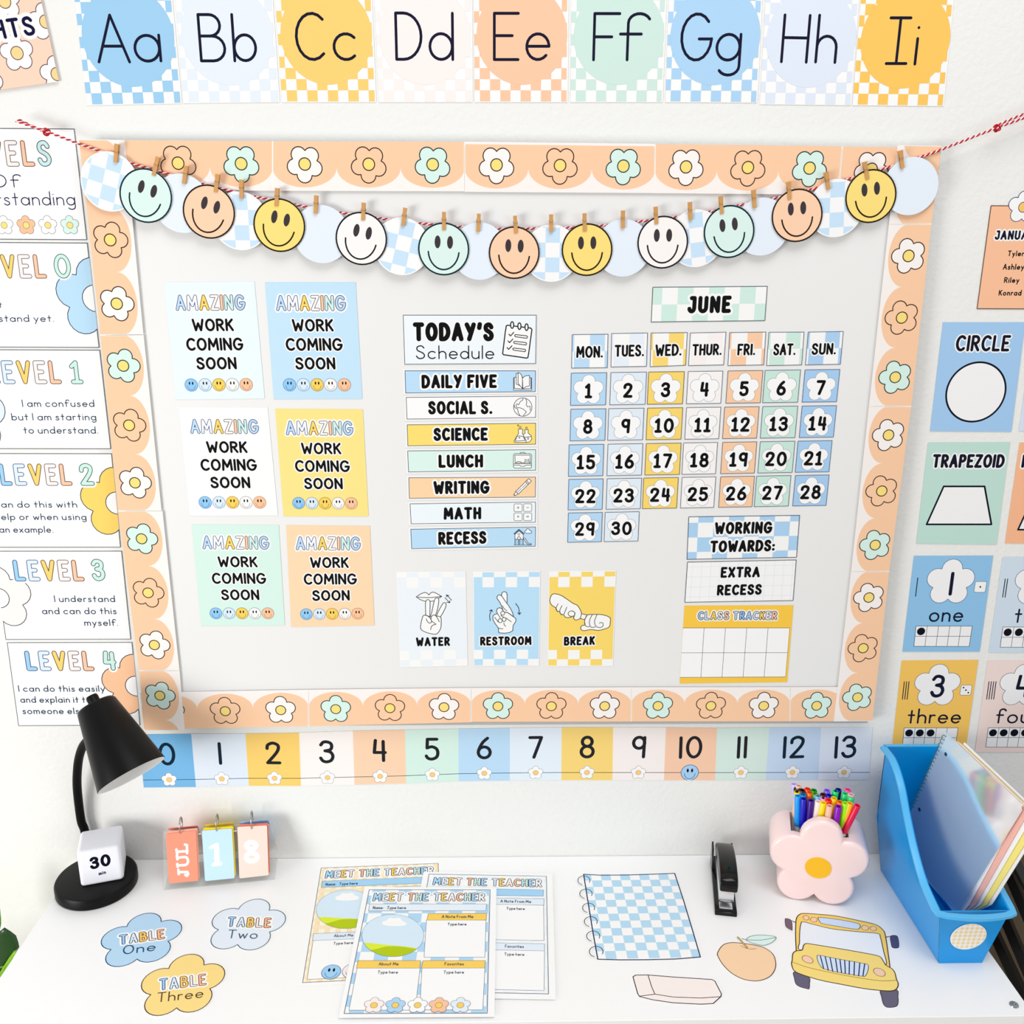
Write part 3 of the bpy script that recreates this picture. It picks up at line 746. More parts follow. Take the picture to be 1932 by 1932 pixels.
# ================================================================== AMAZING WORK CARDS
az = [((500, 532.5), (671, 532.5), (683.7, 752.3), (516.7, 753)), ((309.3, 531.8), (480, 531), (499.5, 751.7), (332, 753.8)), ((337.7, 767.8), (505, 768.5), (524.5, 972), (358.4, 973)),
      ((519.3, 771.1), (684.5, 772), (695.3, 973.8), (534.9, 973.8)), ((361.5, 989), (526, 990.5), (537.5, 1179.5), (379.7, 1180.5)), ((540, 990.5), (697.9, 992.3), (706.5, 1179.5), (549.4, 1182.6))]
azc = [((198, 231, 252), 'light blue', 'top right'), ((236, 248, 253), 'very pale blue', 'top left'), ((253, 253, 251), 'white', 'middle left'), ((254, 231, 140), 'yellow', 'middle right'), ((216, 244, 234), 'mint green', 'bottom left'), ((254, 220, 180), 'peach', 'bottom right')]
src = BOARD.P(az[0])
for q, (col, cn, ps) in zip(az, azc):
    Q = BOARD.P(q); m = QMap(BOARD, src, Q)
    o = sheet('award_sheet', '%s AMAZING WORK COMING SOON sheet, %s of six on the board' % (cn, ps), 'sheet', BOARD, Q, .0003, .0004, col, 'amazing work sheets on the board')
    pr = Pr(BOARD, .0007)
    text(pr, m, 'AMAZING', (521.5, 587), (653.5, 587), 30.5, 6.4, W, halo=3.2, sp=.2,
         cols=[(196, 224, 248), (245, 248, 252), (253, 219, 110), (252, 246, 244), (254, 208, 172), (212, 242, 236), (190, 220, 246)], out=[(36, 64, 124), (56, 76, 124), (96, 66, 26), (92, 92, 104), (110, 64, 40), (44, 84, 114), (30, 60, 120)], ow=1.2)
    hl = 2.4 if cn != 'white' else 0
    text(pr, m, 'WORK', (552, 625.6), (630, 625.6), 24, 4.5, BLK, halo=hl, sp=.17)
    text(pr, m, 'COMING', (540, 662), (647, 662), 24.5, 4.5, BLK, halo=hl, sp=.17)
    text(pr, m, 'SOON', (558, 697.3), (633.5, 697.3), 23.5, 4.5, BLK, halo=hl, sp=.17)
    for x, c, l in ((546.5, (150, 205, 246), (40, 110, 180)), (572.7, (222, 238, 250), (90, 140, 180)), (598.5, (254, 214, 100), (150, 110, 40)), (624, (253, 248, 246), (140, 140, 150)), (649.8, (254, 200, 160), (180, 120, 90))):
        smiley(pr, m, x, 725.9, 11.9, c, l, .8)
    pr.done(o)
# ================================================================== SCHEDULE
iA = Zm(940, 590, 7.43); iB = Zm(940, 840, 9.66)
BRD = (58, 70, 96)
def sched(q, col, word, p0, p1, h, w, label, halo, pad=4.2, icon=None, ic=None, bc=BRD):
    Q = BOARD.P(q); xa = min(p.x for p in Q); 
    pq = BOARD.P([(q[0][0]-pad, q[0][1]-pad*.8), (q[1][0]+pad, q[1][1]-pad*.9), (q[2][0]+pad, q[2][1]+pad*.9), (q[3][0]-pad, q[3][1]+pad*.8)])
    o = sheet('schedule_strip', label, 'schedule card', BOARD, pq, .0003, .0004, (248, 248, 247), 'schedule strips on the board')
    pr = Pr(BOARD, .0007); pr.poly(Q, col); pr.stroke(Q, .00095, bc, True)
    if word: text(pr, BOARD, word, p0, p1, h, w, BLK, halo=halo, sp=.25)
    if icon: pr.part('printed_icon'); icon(pr)
    pr.done(o); return o
def icon_pen(pr, zf, k, lw, col):
    s = mlen(BOARD, 990, 700, 1)/k*1.0
    def S(pts, closed=False, fill=None, w=lw):
        P = [BOARD.uv(*zf(*p)) for p in pts]
        if fill: pr.poly(P, fill)
        pr.stroke(P, w*1.25*s, col, closed)
    return S
def ic_note(pr):
    S = icon_pen(pr, iA, 7.43, 13, (30, 34, 40))
    S([(108, 225), (112, 185), (130, 175), (455, 215), (472, 235), (428, 560), (415, 630), (395, 635), (75, 588), (62, 575), (100, 260)], True, W)
    for x, y in ((195, 172), (297, 188), (397, 202)): S(arc(x, y, 22, 46, 0, 350, 18), True, W)
    for k in range(3):
        y = 300+k*94; x = 150-k*13
        S([(x, y), (x+22, y+25), (x+68, y-25)], w=11)
        S([(x+90, y+6), (x+250, y+24), (x+262, y+40), (x+250, y+58), (x+90, y+36), (x+78, y+20)], True, w=9)
def ic_book(pr):
    S = icon_pen(pr, iA, 7.43, 7, (40, 50, 66))
    S([(215, 915), (215, 1085), (467, 1085), (467, 915), (440, 905), (230, 905)], True, W)
    S([(225, 910), (225, 1060), (340, 1068), (458, 1060), (458, 915)]); S([(340, 1065), (330, 1040), (300, 1020), (252, 1000), (252, 850), (278, 850)], False, W)
    S([(278, 836), (278, 990), (338, 1060), (340, 920), (325, 870), (300, 845)], True, W); S([(340, 915), (380, 885), (437, 878), (437, 1025), (390, 1035), (345, 1065)], True, W)
def ic_globe(pr):
    S = icon_pen(pr, iA, 7.43, 7, (60, 60, 66))
    S(arc(344, 1322, 128, 128, 0, 350, 36), True, W)
    S([(350, 1196), (345, 1220), (310, 1245), (285, 1290), (262, 1275), (248, 1300), (262, 1330), (300, 1330), (350, 1350), (395, 1390), (350, 1445)]); S([(385, 1200), (400, 1250), (392, 1290), (410, 1318), (445, 1310), (450, 1370)])
    S([(222, 1290), (232, 1330), (272, 1350), (280, 1400), (305, 1440)])
def ic_lab(pr):
    S = icon_pen(pr, iA, 7.43, 7, (60, 56, 50))
    S([(372, 1640), (422, 1640), (418, 1685), (460, 1720), (470, 1770), (440, 1810), (400, 1818), (330, 1790), (335, 1720), (378, 1685)], True, W)
    S([(280, 1632), (345, 1632), (338, 1690), (395, 1800), (385, 1818), (230, 1818), (220, 1800), (285, 1690)], True, W)
    S([(258, 1735), (300, 1725), (350, 1735), (378, 1790), (240, 1800)], True); S([(375, 1745), (455, 1735)])
    for x, y, r in ((308, 1605, 14), (396, 1614, 13), (278, 1578, 9), (296, 1750, 8), (418, 1763, 10)): S(arc(x, y, r, r, 0, 330, 10), True, w=6)
def ic_lunch(pr):
    S = icon_pen(pr, iB, 9.66, 9, (60, 82, 80))
    S([(395, 150), (405, 132), (485, 132), (500, 150)])
    S([(278, 180), (300, 152), (585, 152), (608, 180), (605, 400), (590, 415), (300, 415), (278, 395)], True, W)
    S([(305, 180), (580, 180), (585, 320), (310, 320)], True); S([(282, 335), (605, 335)]); S([(285, 362), (390, 362), (410, 382), (480, 382), (500, 362), (600, 362)])
    S([(315, 325), (350, 295), (400, 295), (440, 325)], w=8); S([(470, 325), (490, 290), (560, 290), (578, 325)], w=8); S([(490, 285), (488, 255), (525, 270), (560, 252), (558, 285)], w=8)
def ic_pencil(pr):
    S = icon_pen(pr, iB, 9.66, 9, (64, 58, 56))
    S([(555, 605), (605, 650), (545, 715), (370, 885), (295, 920), (282, 905), (320, 840), (500, 660)], True, W)
    S([(315, 840), (362, 885)]); S([(500, 660), (545, 712)]); S([(517, 640), (563, 692)]); S([(345, 858), (425, 785)], w=7); S([(440, 770), (525, 690)], w=7); S([(290, 890), (305, 912)], w=7)
def ic_math(pr):
    S = icon_pen(pr, iB, 9.66, 8, (86, 96, 108))
    for x, y in ((362, 1138), (536, 1135), (362, 1303), (536, 1302)):
        P = []
        for sx, sy, a in ((1, 1, 0), (-1, 1, 90), (-1, -1, 180), (1, -1, 270)): P += arc(x+sx*54, y+sy*50, 20, 20, a, a+90, 4)
        S(P, True, W)
    S([(342, 1136), (382, 1136)]); S([(362, 1116), (362, 1156)]); S([(515, 1135), (557, 1135)]); S([(348, 1284), (376, 1312)]); S([(348, 1312), (376, 1284)]); S([(517, 1290), (555, 1290)]); S([(517, 1306), (555, 1306)])
def ic_play(pr):
    S = icon_pen(pr, iB, 9.66, 9, (44, 60, 84))
    S([(305, 1625), (378, 1560), (455, 1625), (455, 1712), (305, 1712)], True, W); S([(290, 1615), (378, 1535), (468, 1612)], w=16)
    S(arc(378, 1622, 18, 18, 0, 330, 12), True, w=7); S([(350, 1712), (350, 1680), (378, 1662), (406, 1680), (406, 1712)])
    S([(305, 1712), (305, 1812)]); S([(455, 1712), (455, 1812)]); S([(325, 1712), (325, 1812)], w=6); S([(435, 1712), (435, 1812)], w=6)
    S([(365, 1712), (365, 1812)]); S([(395, 1712), (395, 1812)])
    for k in range(4): S([(365, 1730+k*22), (395, 1730+k*22)], w=6)
    S([(290, 1816), (600, 1816)], w=7); S([(460, 1690), (490, 1692), (520, 1740), (545, 1785), (600, 1790), (603, 1808), (540, 1808), (500, 1760), (480, 1718), (460, 1715)], True, W)
    S(cr([(490, 1595), (480, 1570), (505, 1555), (520, 1525), (555, 1522), (575, 1550), (605, 1565), (600, 1600), (540, 1602)], 3, True), True, W)
GP = 'schedule strip on the board reading '
sched([(760.8, 594.6), (1011.8, 594.6), (1010.5, 685.7), (763.9, 687)], (243, 249, 254), "TODAY'S", (779.5, 644), (932, 644), 36, 8.8, "pale blue heading card reading TODAY'S Schedule with a notepad icon", 2.2, 1.2, ic_note)
o = bpy.data.objects['schedule_strip']; pr = Pr(BOARD, .0009); text(pr, BOARD, 'Schedule', (785, 677.4), (932.5, 677.4), 26, 2.1, BLK); pr.done(o)
sched([(764.2, 699.5), (1010.5, 699.5), (1010, 738.8), (765.5, 741.4)], (190, 225, 252), 'DAILY FIVE', (795.5, 733), (937.5, 732), 26, 6, 'blue '+GP+'DAILY FIVE', 3.4, icon=ic_book)
sched([(766.5, 749.7), (1011, 747.3), (1010.5, 787.5), (768, 790.6)], (253, 252, 252), 'SOCIAL S.', (808, 782), (929, 781.4), 25.5, 5.8, 'white '+GP+'SOCIAL S.', 0, icon=ic_globe)
sched([(768.3, 801.4), (1010.7, 798.3), (1010.5, 837.9), (769.6, 841)], (254, 226, 120), 'SCIENCE', (818, 832), (920.5, 831.4), 25, 5.8, 'yellow '+GP+'SCIENCE', 3, icon=ic_lab)
sched([(769.3, 850.6), (1010.7, 848.3), (1010.5, 887), (771, 890.2)], (222, 247, 239), 'LUNCH', (827.5, 882.6), (911.5, 882), 25, 5.8, 'mint green '+GP+'LUNCH', 3, icon=ic_lunch)
sched([(771.4, 901.3), (1010.5, 899.8), (1010, 937.6), (772.4, 940)], (254, 217, 172), 'WRITING', (818, 932.4), (923.5, 931.4), 25, 5.8, 'peach '+GP+'WRITING', 3, icon=ic_pencil)
sched([(773.7, 950.5), (1010.5, 947), (1010, 985), (775.8, 988)], (241, 250, 254), 'MATH', (837, 980.6), (908, 979.6), 23.5, 5.6, 'very pale blue '+GP+'MATH', 0, icon=ic_math)
sched([(775, 998.3), (1010.5, 994), (1010, 1030.4), (776.8, 1035)], (190, 226, 252), 'RECESS', (827, 1028), (918, 1025.8), 24.5, 5.6, 'blue '+GP+'RECESS', 3, icon=ic_play)
# ================================================================== CALENDAR
CG = 'calendar cards on the board'
JQ = BOARD.P([(1231.7, 542), (1447.3, 540.3), (1442.7, 604.7), (1228.6, 607.3)])
o = sheet('month_card', 'mint and white checked JUNE card above the calendar', 'calendar card', BOARD, JQ, .0003, .0004, W)
pr = Pr(BOARD, .0007); checker(pr, JQ, [0]+[.084+.1365*k for k in range(7)]+[1], [0, .5, 1], (212, 240, 230), 0); pr.stroke(JQ, .001, (60, 80, 80), True)
text(pr, BOARD, 'JUNE', (1295.5, 591.5), (1378.5, 590.5), 33, 8, BLK, halo=4.5, sp=.3); pr.done(o)
hd = [('MON.', (1079.6, 631.4), (1146.9, 630.6), (1145.6, 693.5), (1078.5, 694.3), (192, 224, 250), .12, .87), ('TUES.', (1154, 629.3), (1221.4, 628.3), (1219.6, 691), (1152.8, 692.2), (236, 243, 252), .09, .92),
      ('WED.', (1228.4, 628.3), (1296.4, 627.5), (1293.3, 689), (1226.6, 691.7), (254, 220, 118), .13, .87), ('THUR.', (1302.4, 628.3), (1369.4, 626.7), (1365, 688.3), (1299, 689.6), (252, 245, 243), .08, .92),
      ('FRI.', (1376.7, 627.5), (1444.5, 626.5), (1440.6, 688.3), (1373.3, 689.6), (254, 208, 172), .24, .74), ('SAT.', (1450.6, 627), (1516.6, 626.5), (1512.2, 688.3), (1446.2, 689.6), (210, 238, 227), .16, .8), ('SUN.', (1524.7, 626.5), (1590.6, 625.4), (1585.2, 687), (1519.5, 688.3), (176, 212, 246), .14, .84)]
for s, a, b, c, d, col, s0, s1 in hd:
    Q = BOARD.P([a, b, c, d]); o = sheet('weekday_card', 'checked weekday card reading %s at the top of the calendar' % s, 'calendar card', BOARD, Q, .0003, .0004, W, 'weekday cards on the board')
    pr = Pr(BOARD, .0007); checker(pr, Q, [0, .06, .5, .92, 1], [0, .5, 1], col, 0); pr.stroke(Q, .0009, (70, 84, 110), True)
    text(pr, SMap(Q), s, (s0, .70), (s1, .70), .36, .068, BLK, halo=.035, sp=.22); pr.done(o)
cx = [((1077.8, 703.9), (1144.5, 703)), ((1151.8, 702), (1218.8, 700.8)), ((1224.8, 700.8), (1291.8, 699.5)), ((1298.5, 700), (1363.7, 698.7)), ((1372.8, 698.7), (1438.3, 698)), ((1444.4, 698.7), (1511, 697.4)), ((1518.7, 698), (1584.2, 696.6))]
X = [(BOARD.uv(*a).x, BOARD.uv(*b).x) for a, b in cx]
rows = [((704, 764.6), (696.9, 757.7)), ((772, 831.5), (765.2, 824.4)), ((839.2, 898.5), (831.2, 889.8)), ((904.4, 961.9), (895.9, 953.2)), ((967.8, 1022.9), (959, 1014))]
cc7 = [((186, 221, 249), 'blue'), ((230, 241, 251), 'pale blue'), ((254, 219, 112), 'yellow'), ((252, 248, 246), 'off-white'), ((254, 208, 168), 'peach'), ((205, 236, 223), 'mint'), ((170, 209, 246), 'blue')]
for k in range(30):
    r, c = divmod(k, 7); (ya, yb), (yc, yd) = rows[r]
    za, zb = BOARD.uv(1078, ya).y, BOARD.uv(1078, yb).y; zc, zd = BOARD.uv(1580, yc).y, BOARD.uv(1580, yd).y
    f0 = (X[c][0]-X[0][0])/(X[6][1]-X[0][0]); f1 = (X[c][1]-X[0][0])/(X[6][1]-X[0][0]); xo = .0008*math.sin(k*2.1)
    Q = [Vector((X[c][0]+xo, za+(zc-za)*f0)), Vector((X[c][1]+xo, za+(zc-za)*f1)), Vector((X[c][1]+xo, zb+(zd-zb)*f1)), Vector((X[c][0]+xo, zb+(zd-zb)*f0))]
    o = sheet('date_card', '%s calendar date card with the number %s' % (cc7[c][1], numw(k+1)), 'calendar card', BOARD, Q, .0003, .0004, cc7[c][0], 'calendar date cards on the board')
    pr = Pr(BOARD, .0007); pr.stroke(Q, .0009, (70, 90, 120) if c != 2 else (90, 84, 60), True)
    m = SMap(Q); ce = bil(Q, .5, .53); Wd = (Q[1]-Q[0]).length
    pr.part('printed_flower'); P = flower_pts(ce, Wd*.435, 0, 7); pr.poly(P, (253, 253, 253)); pr.stroke(P, .0005, (110, 122, 132), True)
    text(pr, m, str(k+1), center=(.5, .79), h=.47, w=.092, col=BLK, sp=.26); pr.done(o)
# ---- working towards / extra recess / tracker / signs
WQ = BOARD.P([(1299.5, 975), (1508.3, 972.2), (1502.4, 1051), (1296, 1055)])
o = sheet('goal_card', 'blue checked card reading WORKING TOWARDS: on the board', 'card', BOARD, WQ, .0003, .0004, W)
pr = Pr(BOARD, .0007); checker(pr, WQ, edges(.087, .1385), edges(.14, .345), (176, 214, 246), 1); pr.stroke(WQ, .001, (40, 60, 90), True)
text(pr, BOARD, 'WORKING', (1347.5, 1008), (1456, 1006.4), 23, 5.2, BLK, halo=3.2, sp=.24); text(pr, BOARD, 'TOWARDS:', (1339, 1042.4), (1461, 1040), 22.5, 5.2, BLK, halo=3.2, sp=.22); pr.done(o)
EQ = BOARD.P([(1297, 1060.4), (1501.9, 1056.3), (1495.9, 1132.6), (1292, 1136)])
o = sheet('reward_card', 'white grid card reading EXTRA RECESS on the board', 'card', BOARD, EQ, .0003, .0004, (252, 252, 252))
pr = Pr(BOARD, .0007)
for k in range(12): s = .05+k*.084; pr.stroke([bil(EQ, s, 0), bil(EQ, s, 1)], .0006, (226, 238, 246))
for k in range(4): t = .12+k*.25; pr.stroke([bil(EQ, 0, t), bil(EQ, 1, t)], .0006, (226, 238, 246))
pr.stroke(EQ, .001, (50, 60, 80), True)
text(pr, BOARD, 'EXTRA', (1359, 1090), (1433, 1089), 20.5, 4.6, BLK); text(pr, BOARD, 'RECESS', (1352, 1123.6), (1436.5, 1121.8), 20.5, 4.6, BLK); pr.done(o)
TQ = BOARD.P([(1291.3, 1142.5), (1496.7, 1141.7), (1485, 1286.6), (1282.2, 1289.2)])
o = sheet('tracker_sheet', 'golden yellow CLASS TRACKER sheet with ten empty squares', 'sheet', BOARD, TQ, .0003, .0004, (255, 206, 70))
pr = Pr(BOARD, .0007); G4 = BOARD.P([(1288.6, 1184.4), (1489.7, 1184.4), (1481.8, 1276.8), (1282.9, 1277.8)]); pr.part('tracker_grid'); pr.poly(G4, (253, 253, 253)); pr.stroke([G4[0], G4[1]], .0008, (70, 60, 40)); pr.stroke([G4[3], G4[2]], .0008, (70, 60, 40)); pr.stroke([G4[1], G4[2]], .0006, (120, 100, 60))
for k in range(1, 5): pr.stroke([bil(G4, k*.2-.003, 0), bil(G4, k*.2-.003, 1)], .0007, (60, 66, 80))
pr.stroke([bil(G4, 0, .5), bil(G4, 1, .5)], .0007, (60, 66, 80))
text(pr, BOARD, 'CLASS TRACKER', (1315.5, 1170), (1466, 1169.6), 17.5, 4.6, W, halo=2.2, sp=.2, cols=[(176, 210, 246), (216, 236, 248), (254, 214, 110), (252, 244, 240), (254, 206, 172), (210, 232, 250), (150, 195, 240)], out=(40, 42, 70), ow=1.1); pr.done(o)
def sign(q, col, label, zoff, word, wp, draw, wh=True):
    Q = BOARD.P(q); o = sheet('hand_signal_card', label, 'card', BOARD, Q, .0003, .0004, W, 'hand signal cards on the board')
    pr = Pr(BOARD, .0007); z = Zm(zoff, 1070, 10.17); m = LMap(BOARD, z, 10.17)
    pr.part('printed_checker'); pr.poly([bil(Q, .01, .165), bil(Q, .99, .165), bil(Q, .99, .825), bil(Q, .01, .825)], col)
    sb = [.01, .14, .31, .485, .655, .83, .99]
    for i in range(6):
        for t0, t1, o2 in ((.01, .06, 1), (.06, .166, 0), (.824, .925, 1), (.925, .992, 0)):
            if i % 2 == o2: pr.poly([bil(Q, sb[i], t0), bil(Q, sb[i+1], t0), bil(Q, sb[i+1], t1), bil(Q, sb[i], t1)], col)
    pr.bump()
    text(pr, m, word, *wp, 17*10.17, 4*10.17*.98, BLK, halo=20 if wh else 0, sp=.27)
    pr.part('printed_hand_sign'); s = mlen(m, 700, 900, 10)/10
    def S(pts, closed=False, fill=W, w=14, sm=0, col=(58, 62, 66)):
        if sm: pts = cr(pts, 4, closed)
        P = [m.uv(*p) for p in pts]
        if fill: pr.poly(P, fill)
        pr.stroke(P, w*s, col, closed)
    draw(S); pr.done(o)
def d_water(S):
    L = dict(fill=None)
    S([(460, 568), (540, 515), (620, 482), (670, 495), (705, 530), (740, 490), (785, 475), (850, 500), (950, 560), (880, 600), (800, 645), (720, 655), (620, 650), (540, 620)], True)
    S([(490, 572), (600, 580), (720, 582), (830, 572), (930, 560)], **L)
    S([(645, 960), (640, 800), (640, 680), (660, 630), (690, 620), (718, 640), (728, 690), (722, 900), (735, 960)], sm=1)
    S([(735, 930), (760, 860), (805, 650), (830, 600), (862, 588), (888, 605), (893, 660), (870, 800), (830, 930)], sm=1)
    S([(850, 940), (880, 860), (960, 715), (990, 680), (1020, 685), (1035, 720), (1015, 790), (965, 890), (930, 950), (935, 1060)], sm=1)
    S([(630, 918), (590, 940), (565, 1020), (545, 1130), (555, 1190), (620, 1235), (720, 1268), (820, 1285), (880, 1255), (930, 1170), (940, 1080), (932, 960), (850, 935), (790, 915), (740, 950), (680, 930)], True, sm=1)
    S([(640, 920), (690, 940), (735, 985), (755, 1040), (740, 1065), (705, 1068), (670, 1030), (655, 990)], sm=1, **L); S([(745, 1000), (750, 950), (790, 915), (835, 930), (870, 980), (905, 1045)], sm=1, **L)
    S([(755, 1030), (840, 1093), (780, 1110), (750, 1140), (737, 1195)], **L)
    S([(1012, 585), (1100, 675)], fill=None, w=13, col=(30, 36, 60)); S([(1045, 670), (1105, 680), (1108, 640)], fill=None, w=13, col=(30, 36, 60)); S([(1138, 630), (1048, 535)], fill=None, w=13, col=(30, 36, 60)); S([(1048, 570), (1040, 530), (1090, 545)], fill=None, w=13, col=(30, 36, 60))
def d_rest(S):
    c = (44, 62, 84); L = dict(fill=None, col=(80, 86, 92))
    S([(640, 830), (625, 640), (622, 540), (640, 485), (680, 468), (718, 490), (730, 550), (728, 680)], sm=1, col=c)
    S([(660, 850), (600, 690), (540, 600), (545, 550), (580, 532), (620, 545), (680, 630), (760, 740), (820, 840), (852, 945), (840, 1000)], sm=1, col=c)
    S([(560, 1160), (500, 1080), (458, 1000), (460, 930), (500, 900), (545, 890), (525, 840), (545, 790), (590, 775), (635, 800), (660, 850), (760, 880), (850, 945), (900, 990), (895, 1040), (845, 1115), (838, 1215), (780, 1250), (680, 1265), (570, 1255)], True, col=c)
    S([(640, 740), (680, 800), (725, 832)], sm=1, **L); S([(660, 850), (740, 870), (850, 950)], **L); S([(545, 885), (600, 975)], **L)
    for x, y in ((645, 882), (597, 1025), (672, 1000)): S(arc(x, y, 38, 38, 0, 340, 16), True, col=(80, 86, 92))
    S([(612, 900), (625, 940), (720, 980), (808, 1045)], **L); S([(492, 960), (560, 1050)], **L); S([(668, 1060), (672, 1100), (700, 1130)], **L); S([(565, 1165), (610, 1180), (650, 1178)], **L)
    A = dict(fill=None, w=14, col=(24, 38, 70))
    S([(405, 1022), (395, 920), (432, 820)], sm=1, **A); S([(392, 835), (435, 815), (448, 850)], **A); S([(893, 695), (950, 780), (965, 900)], sm=1, **A); S([(935, 870), (965, 905), (995, 870)], **A)
def d_break(S):
    c = (72, 58, 40); L = dict(fill=None, col=(88, 84, 80))
    S([(660, 885), (800, 918), (760, 1005), (640, 980)], True, col=c)
    S([(130, 515), (200, 512), (300, 545), (400, 610), (520, 692), (600, 730), (650, 800), (680, 880), (660, 970), (610, 1005), (560, 1008), (528, 970), (545, 925), (490, 950), (430, 965), (370, 955), (340, 912), (290, 905), (262, 850), (215, 845), (190, 780), (110, 725), (75, 650), (90, 570)], True, sm=1, col=c)
    S([(232, 700), (195, 780), (205, 830), (250, 850)], sm=1, **L); S([(308, 735), (265, 830), (280, 890), (335, 910)], sm=1, **L); S([(400, 765), (345, 900)], **L)
    S(arc(492, 890, 66, 52, 0, 350, 20), True, col=(88, 84, 80)); S([(500, 832), (550, 870), (545, 930), (528, 980)], sm=1, **L)
    S([(790, 920), (900, 905), (1080, 910), (1225, 965), (1232, 1060), (1210, 1145), (1100, 1190), (1000, 1210), (860, 1195), (740, 1215), (680, 1200), (668, 1150), (700, 1115), (750, 1105), (742, 1020)], True, sm=1, col=c)
    S([(790, 920), (745, 1010), (748, 1100), (790, 1140), (835, 1138)], sm=1, **L); S([(885, 912), (840, 1010), (835, 1090), (870, 1150), (945, 1145)], sm=1, **L); S([(980, 910), (940, 1000), (935, 1080), (970, 1140), (1040, 1155), (1090, 1130), (1095, 1080), (1060, 1060), (1025, 1072)], sm=1, **L)
sign([(747.9, 1078.3), (878.5, 1077.8), (882.4, 1255.8), (754.8, 1258.4)], (240, 247, 253), 'pale card reading WATER with three fingers at the lips', 740, 'WATER', ((458, 1518), (1110, 1508)), d_water, False)
sign([(892.4, 1077.9), (1019.5, 1077), (1017.2, 1255.8), (893.8, 1256.3)], (190, 228, 252), 'blue card reading RESTROOM with a crossed fingers sign', 885, 'RESTROOM', ((212, 1505), (1198, 1492)), d_rest)
sign([(1035.7, 1077.4), (1162.2, 1076), (1156.3, 1256.3), (1033, 1256.8)], (254, 221, 112), 'yellow card reading BREAK with two fists', 1030, 'BREAK', ((342, 1505), (938, 1490)), d_break)
# ================================================================== GARLAND
YG = -.003
GF = Frame((0, YG, 0), (1, 0, 0), (0, 0, 1))
sp_ = [a1(*p) for p in [(125, 885), (340, 960), (560, 1042), (740, 1105), (960, 1190), (1190, 1258), (1450, 1335), (1680, 1392), (1900, 1445)]]+[a2(*p) for p in [(50, 1443), (360, 1505), (650, 1555), (960, 1598), (1240, 1632), (1510, 1655), (1780, 1668)]]+\
      [a3(*p) for p in [(170, 1667), (420, 1661), (680, 1645), (960, 1615), (1225, 1582), (1460, 1545), (1690, 1495), (1910, 1450)]]+[a4(*p) for p in [(90, 1450), (370, 1385), (620, 1315), (910, 1230), (1160, 1150), (1330, 1090), (1700, 945), (1932, 860), (2160, 770)]]
L3 = [aty(x, y, YG-.0006) for x, y in sp_]
def cr3(p, n):
    out = []
    for i in range(len(p)-1):
        a, b, c, d = p[max(i-1, 0)], p[i], p[i+1], p[min(i+2, len(p)-1)]
        for j in range(n):
            t = j/n; out.append(.5*((2*b)+(c-a)*t+(2*a-5*b+4*c-d)*t*t+(3*b-a-3*c+d)*t**3))
    return out+[p[-1]]
def resample(P, ds):
    out = [P[0]]; acc = 0
    for i in range(1, len(P)):
        a, b = P[i-1], P[i]; l = (b-a).length
        while acc+l >= ds:
            t = (ds-acc)/l; a = a+(b-a)*t; out.append(a.copy()); l = (b-a).length; acc = 0
        acc += l
    return out
def twist(P, ph, r, pitch=.0085, n=8):
    R = resample(P, pitch/n); out = []
    for i, p in enumerate(R):
        t = (R[min(i+1, len(R)-1)]-R[max(i-1, 0)]).normalized(); s = t.cross(Vector((0, 1, 0))).normalized(); u = s.cross(t)
        a = 2*math.pi*i/n+ph; out.append(p+(s*math.cos(a)+u*math.sin(a))*r)
    return out
tw = empty('garland_twine', L3[0], 'red and white twisted twine strung across the top of the board', 'twine')
RED = (196, 18, 40); TW = (250, 240, 240)
def twine(P):
    tube('red_strand', twist(P, 0, .0009), .00115, mat(RED, .9), tw, 6); tube('white_strand', twist(P, math.pi, .0009), .00095, mat(TW, .9), tw, 6)
twine(cr3(L3, 6))
